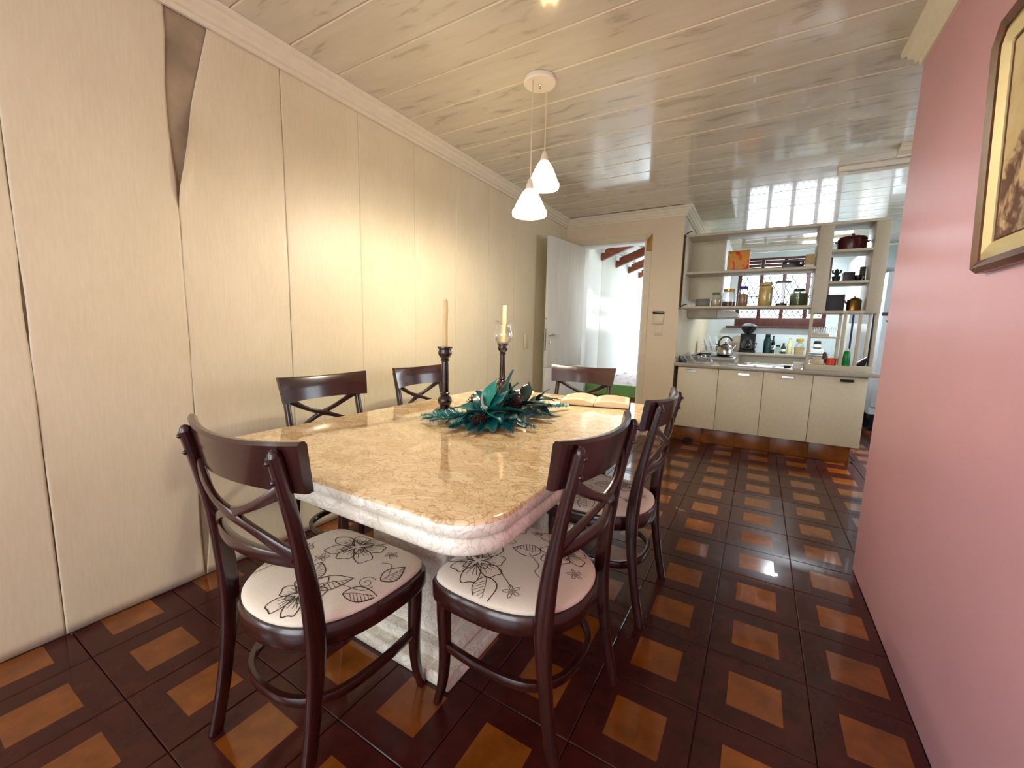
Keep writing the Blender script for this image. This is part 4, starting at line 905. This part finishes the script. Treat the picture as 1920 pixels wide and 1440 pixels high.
# things on the counter under the window
V0 = .9305
t = thing('coffee_maker', 'black drip coffee maker under the kitchen window', 'coffee maker', (-.165, 7.72, V0)); B(-.12, .12, -.12, .12, 0, .04).build('base', BLACK, t, bevel=.01); B(-.11, .11, .03, .12, .041, .30).build('tower', BLACK, t, bevel=.012); MB().lathe([(.05, .30), (.10, .36), (.125, .42), (.11, .425), (.06, .46), (.02, .465)], 20, c=(0, .0, 0)).build('filter_head', BLACK, t); MB().lathe([(.07, .045), (.085, .07), (.085, .15), (.06, .19), (.06, .2)], 20, c=(0, -.04, 0)).build('carafe', mat_glass('smoked_glass', rgb(60, 60, 64)), t); MB().tube([(.085, -.04, .16), (.13, -.04, .15), (.12, -.04, .08), (.085, -.04, .07)], .008, 8).build('carafe_handle', BLACK, t)
t = thing('round_tray', 'pale round tray leaning behind the coffee maker', 'tray', (-.30, 8.0, V0)); MB().lathe([(.135, 0), (.14, .006), (.135, .01), (.12, .006)], 28, xf=Matrix.Translation((0, 0, .14)) @ Matrix.Rotation(D(78), 4, 'X')).build('disc', col('pale_wood_disc', 190, 176, 158, .5), t); MB().tube([(-.02, .02, .275), (.02, .02, .275)], .004, 6).build('hook', CHROME, t)
TEAL = col('dark_teal_bottle', 10, 52, 54, .25)
t = thing('thermos', 'dark teal thermos flask on the counter under the window', 'thermos', (.111, 7.8, V0)); MB().lathe([(.052, 0), (.054, .01), (.053, .2), (.035, .245)], 24).build('body', TEAL, t); MB().lathe([(.034, .2455), (.036, .25), (.034, .295), (.02, .3)], 20).build('cap', BLACK, t); MB().tube([(.053, 0, .2), (.085, 0, .19), (.085, 0, .09), (.053, 0, .07)], .008, 8).build('handle', TEAL, t)
def bottle(x, y, r, h, m_, cap, label, lab=None):
    t = thing('bottle', label, 'bottle', (x, y, V0), 0, 'bottles under the kitchen window'); MB().lathe([(r*.95, 0), (r, .006), (r, h*.6), (r*.45, h*.76), (r*.4, h*.93)], 18).build('body', m_, t); MB().lathe([(r*.48, h*.9305), (r*.48, h*.995), (r*.4, h)], 14).build('cap', cap, t)
    if lab: MB().lathe([(r*1.015, h*.2), (r*1.015, h*.45)], 18, cap=False).build('label', lab, t)
bottle(.190, 7.84, .026, .275, mat_glass('dark_green_glass', rgb(30, 60, 40)), BLACK, 'slim dark green bottle with a white label beside the thermos', PAPERW)
bottle(.333, 7.8, .035, .165, mat_glass('grey_glass', rgb(120, 140, 140)), BLACK, 'short bottle with black cap and white label under the window', PAPERW)
bottle(.411, 7.77, .036, .25, col('pale_yellow_plastic', 226, 224, 160, .35), col('yellow_cap', 220, 200, 90), 'pale yellow detergent bottle under the window')
t = thing('spice_jar', 'small glass spice jar with dark lid under the window', 'jar', (.262, 7.8, V0)); MB().lathe([(.028, 0), (.03, .006), (.03, .095), (.024, .105)], 18).build('body', GLASSG, t); MB().lathe([(.027, .1055), (.027, .13), (.02, .133)], 16).build('lid', BLACK, t)
t = thing('bread_basket', 'wicker basket with bagged bread and a yellow lid', 'basket', (.535, 7.74, V0)); MB().loft([rrect(.06*k, .07*k, .02, 4, z_) for k, z_ in ((.9, 0), (1.05, .11))]).build('basket', col('wicker', 186, 160, 110, .7, bump=.6, bs=160), t); lump(.11, .11, .09, 6).build('bagged_bread', FILM, t, (0, 0, .10), smooth=50); MB().lathe([(.045, .19), (.048, .2), (.045, .24), (.03, .245)], 16).build('yellow_lid', col('mustard_lid', 206, 166, 50), t)
t = thing('labelled_jar', 'dark-lidded jar with a white label on a stand under the window', 'jar', (.762, 7.8, V0)); B(-.08, .08, -.08, .08, 0, .095).build('stand', WHITE, t, bevel=.006); MB().lathe([(.046, .0955), (.05, .10), (.05, .18), (.042, .188)], 20).build('body', BLACK, t); MB().lathe([(.0505, .115), (.0505, .165)], 20, cap=False).build('label', PAPERW, t); MB().lathe([(.044, .1885), (.044, .21), (.03, .213)], 18).build('lid', DKMET, t)
t = thing('floor_squeegee', 'dark-handled squeegee standing upright by the white cupboard', 'squeegee', (1.075, 7.30, 0)); MB().tube([(0, 0, .03), (.0, 0, 1.55)], .012, 8).build('handle', col('navy_handle', 22, 30, 60), t); B(-.09, .09, -.015, .015, 1.551, 1.575).build('cross_grip', BLACK, t, bevel=.004); B(-.12, .12, -.02, .02, 0, .03).build('blade', BLACK, t)
tag(lump(.11, .06, .045, 12).build('dark_rag', col('black_rag', 16, 12, 12, .95), None, (-.60, 4.90, .0005), smooth=50), 'small dark rag on the floor against the plinth', 'rag')
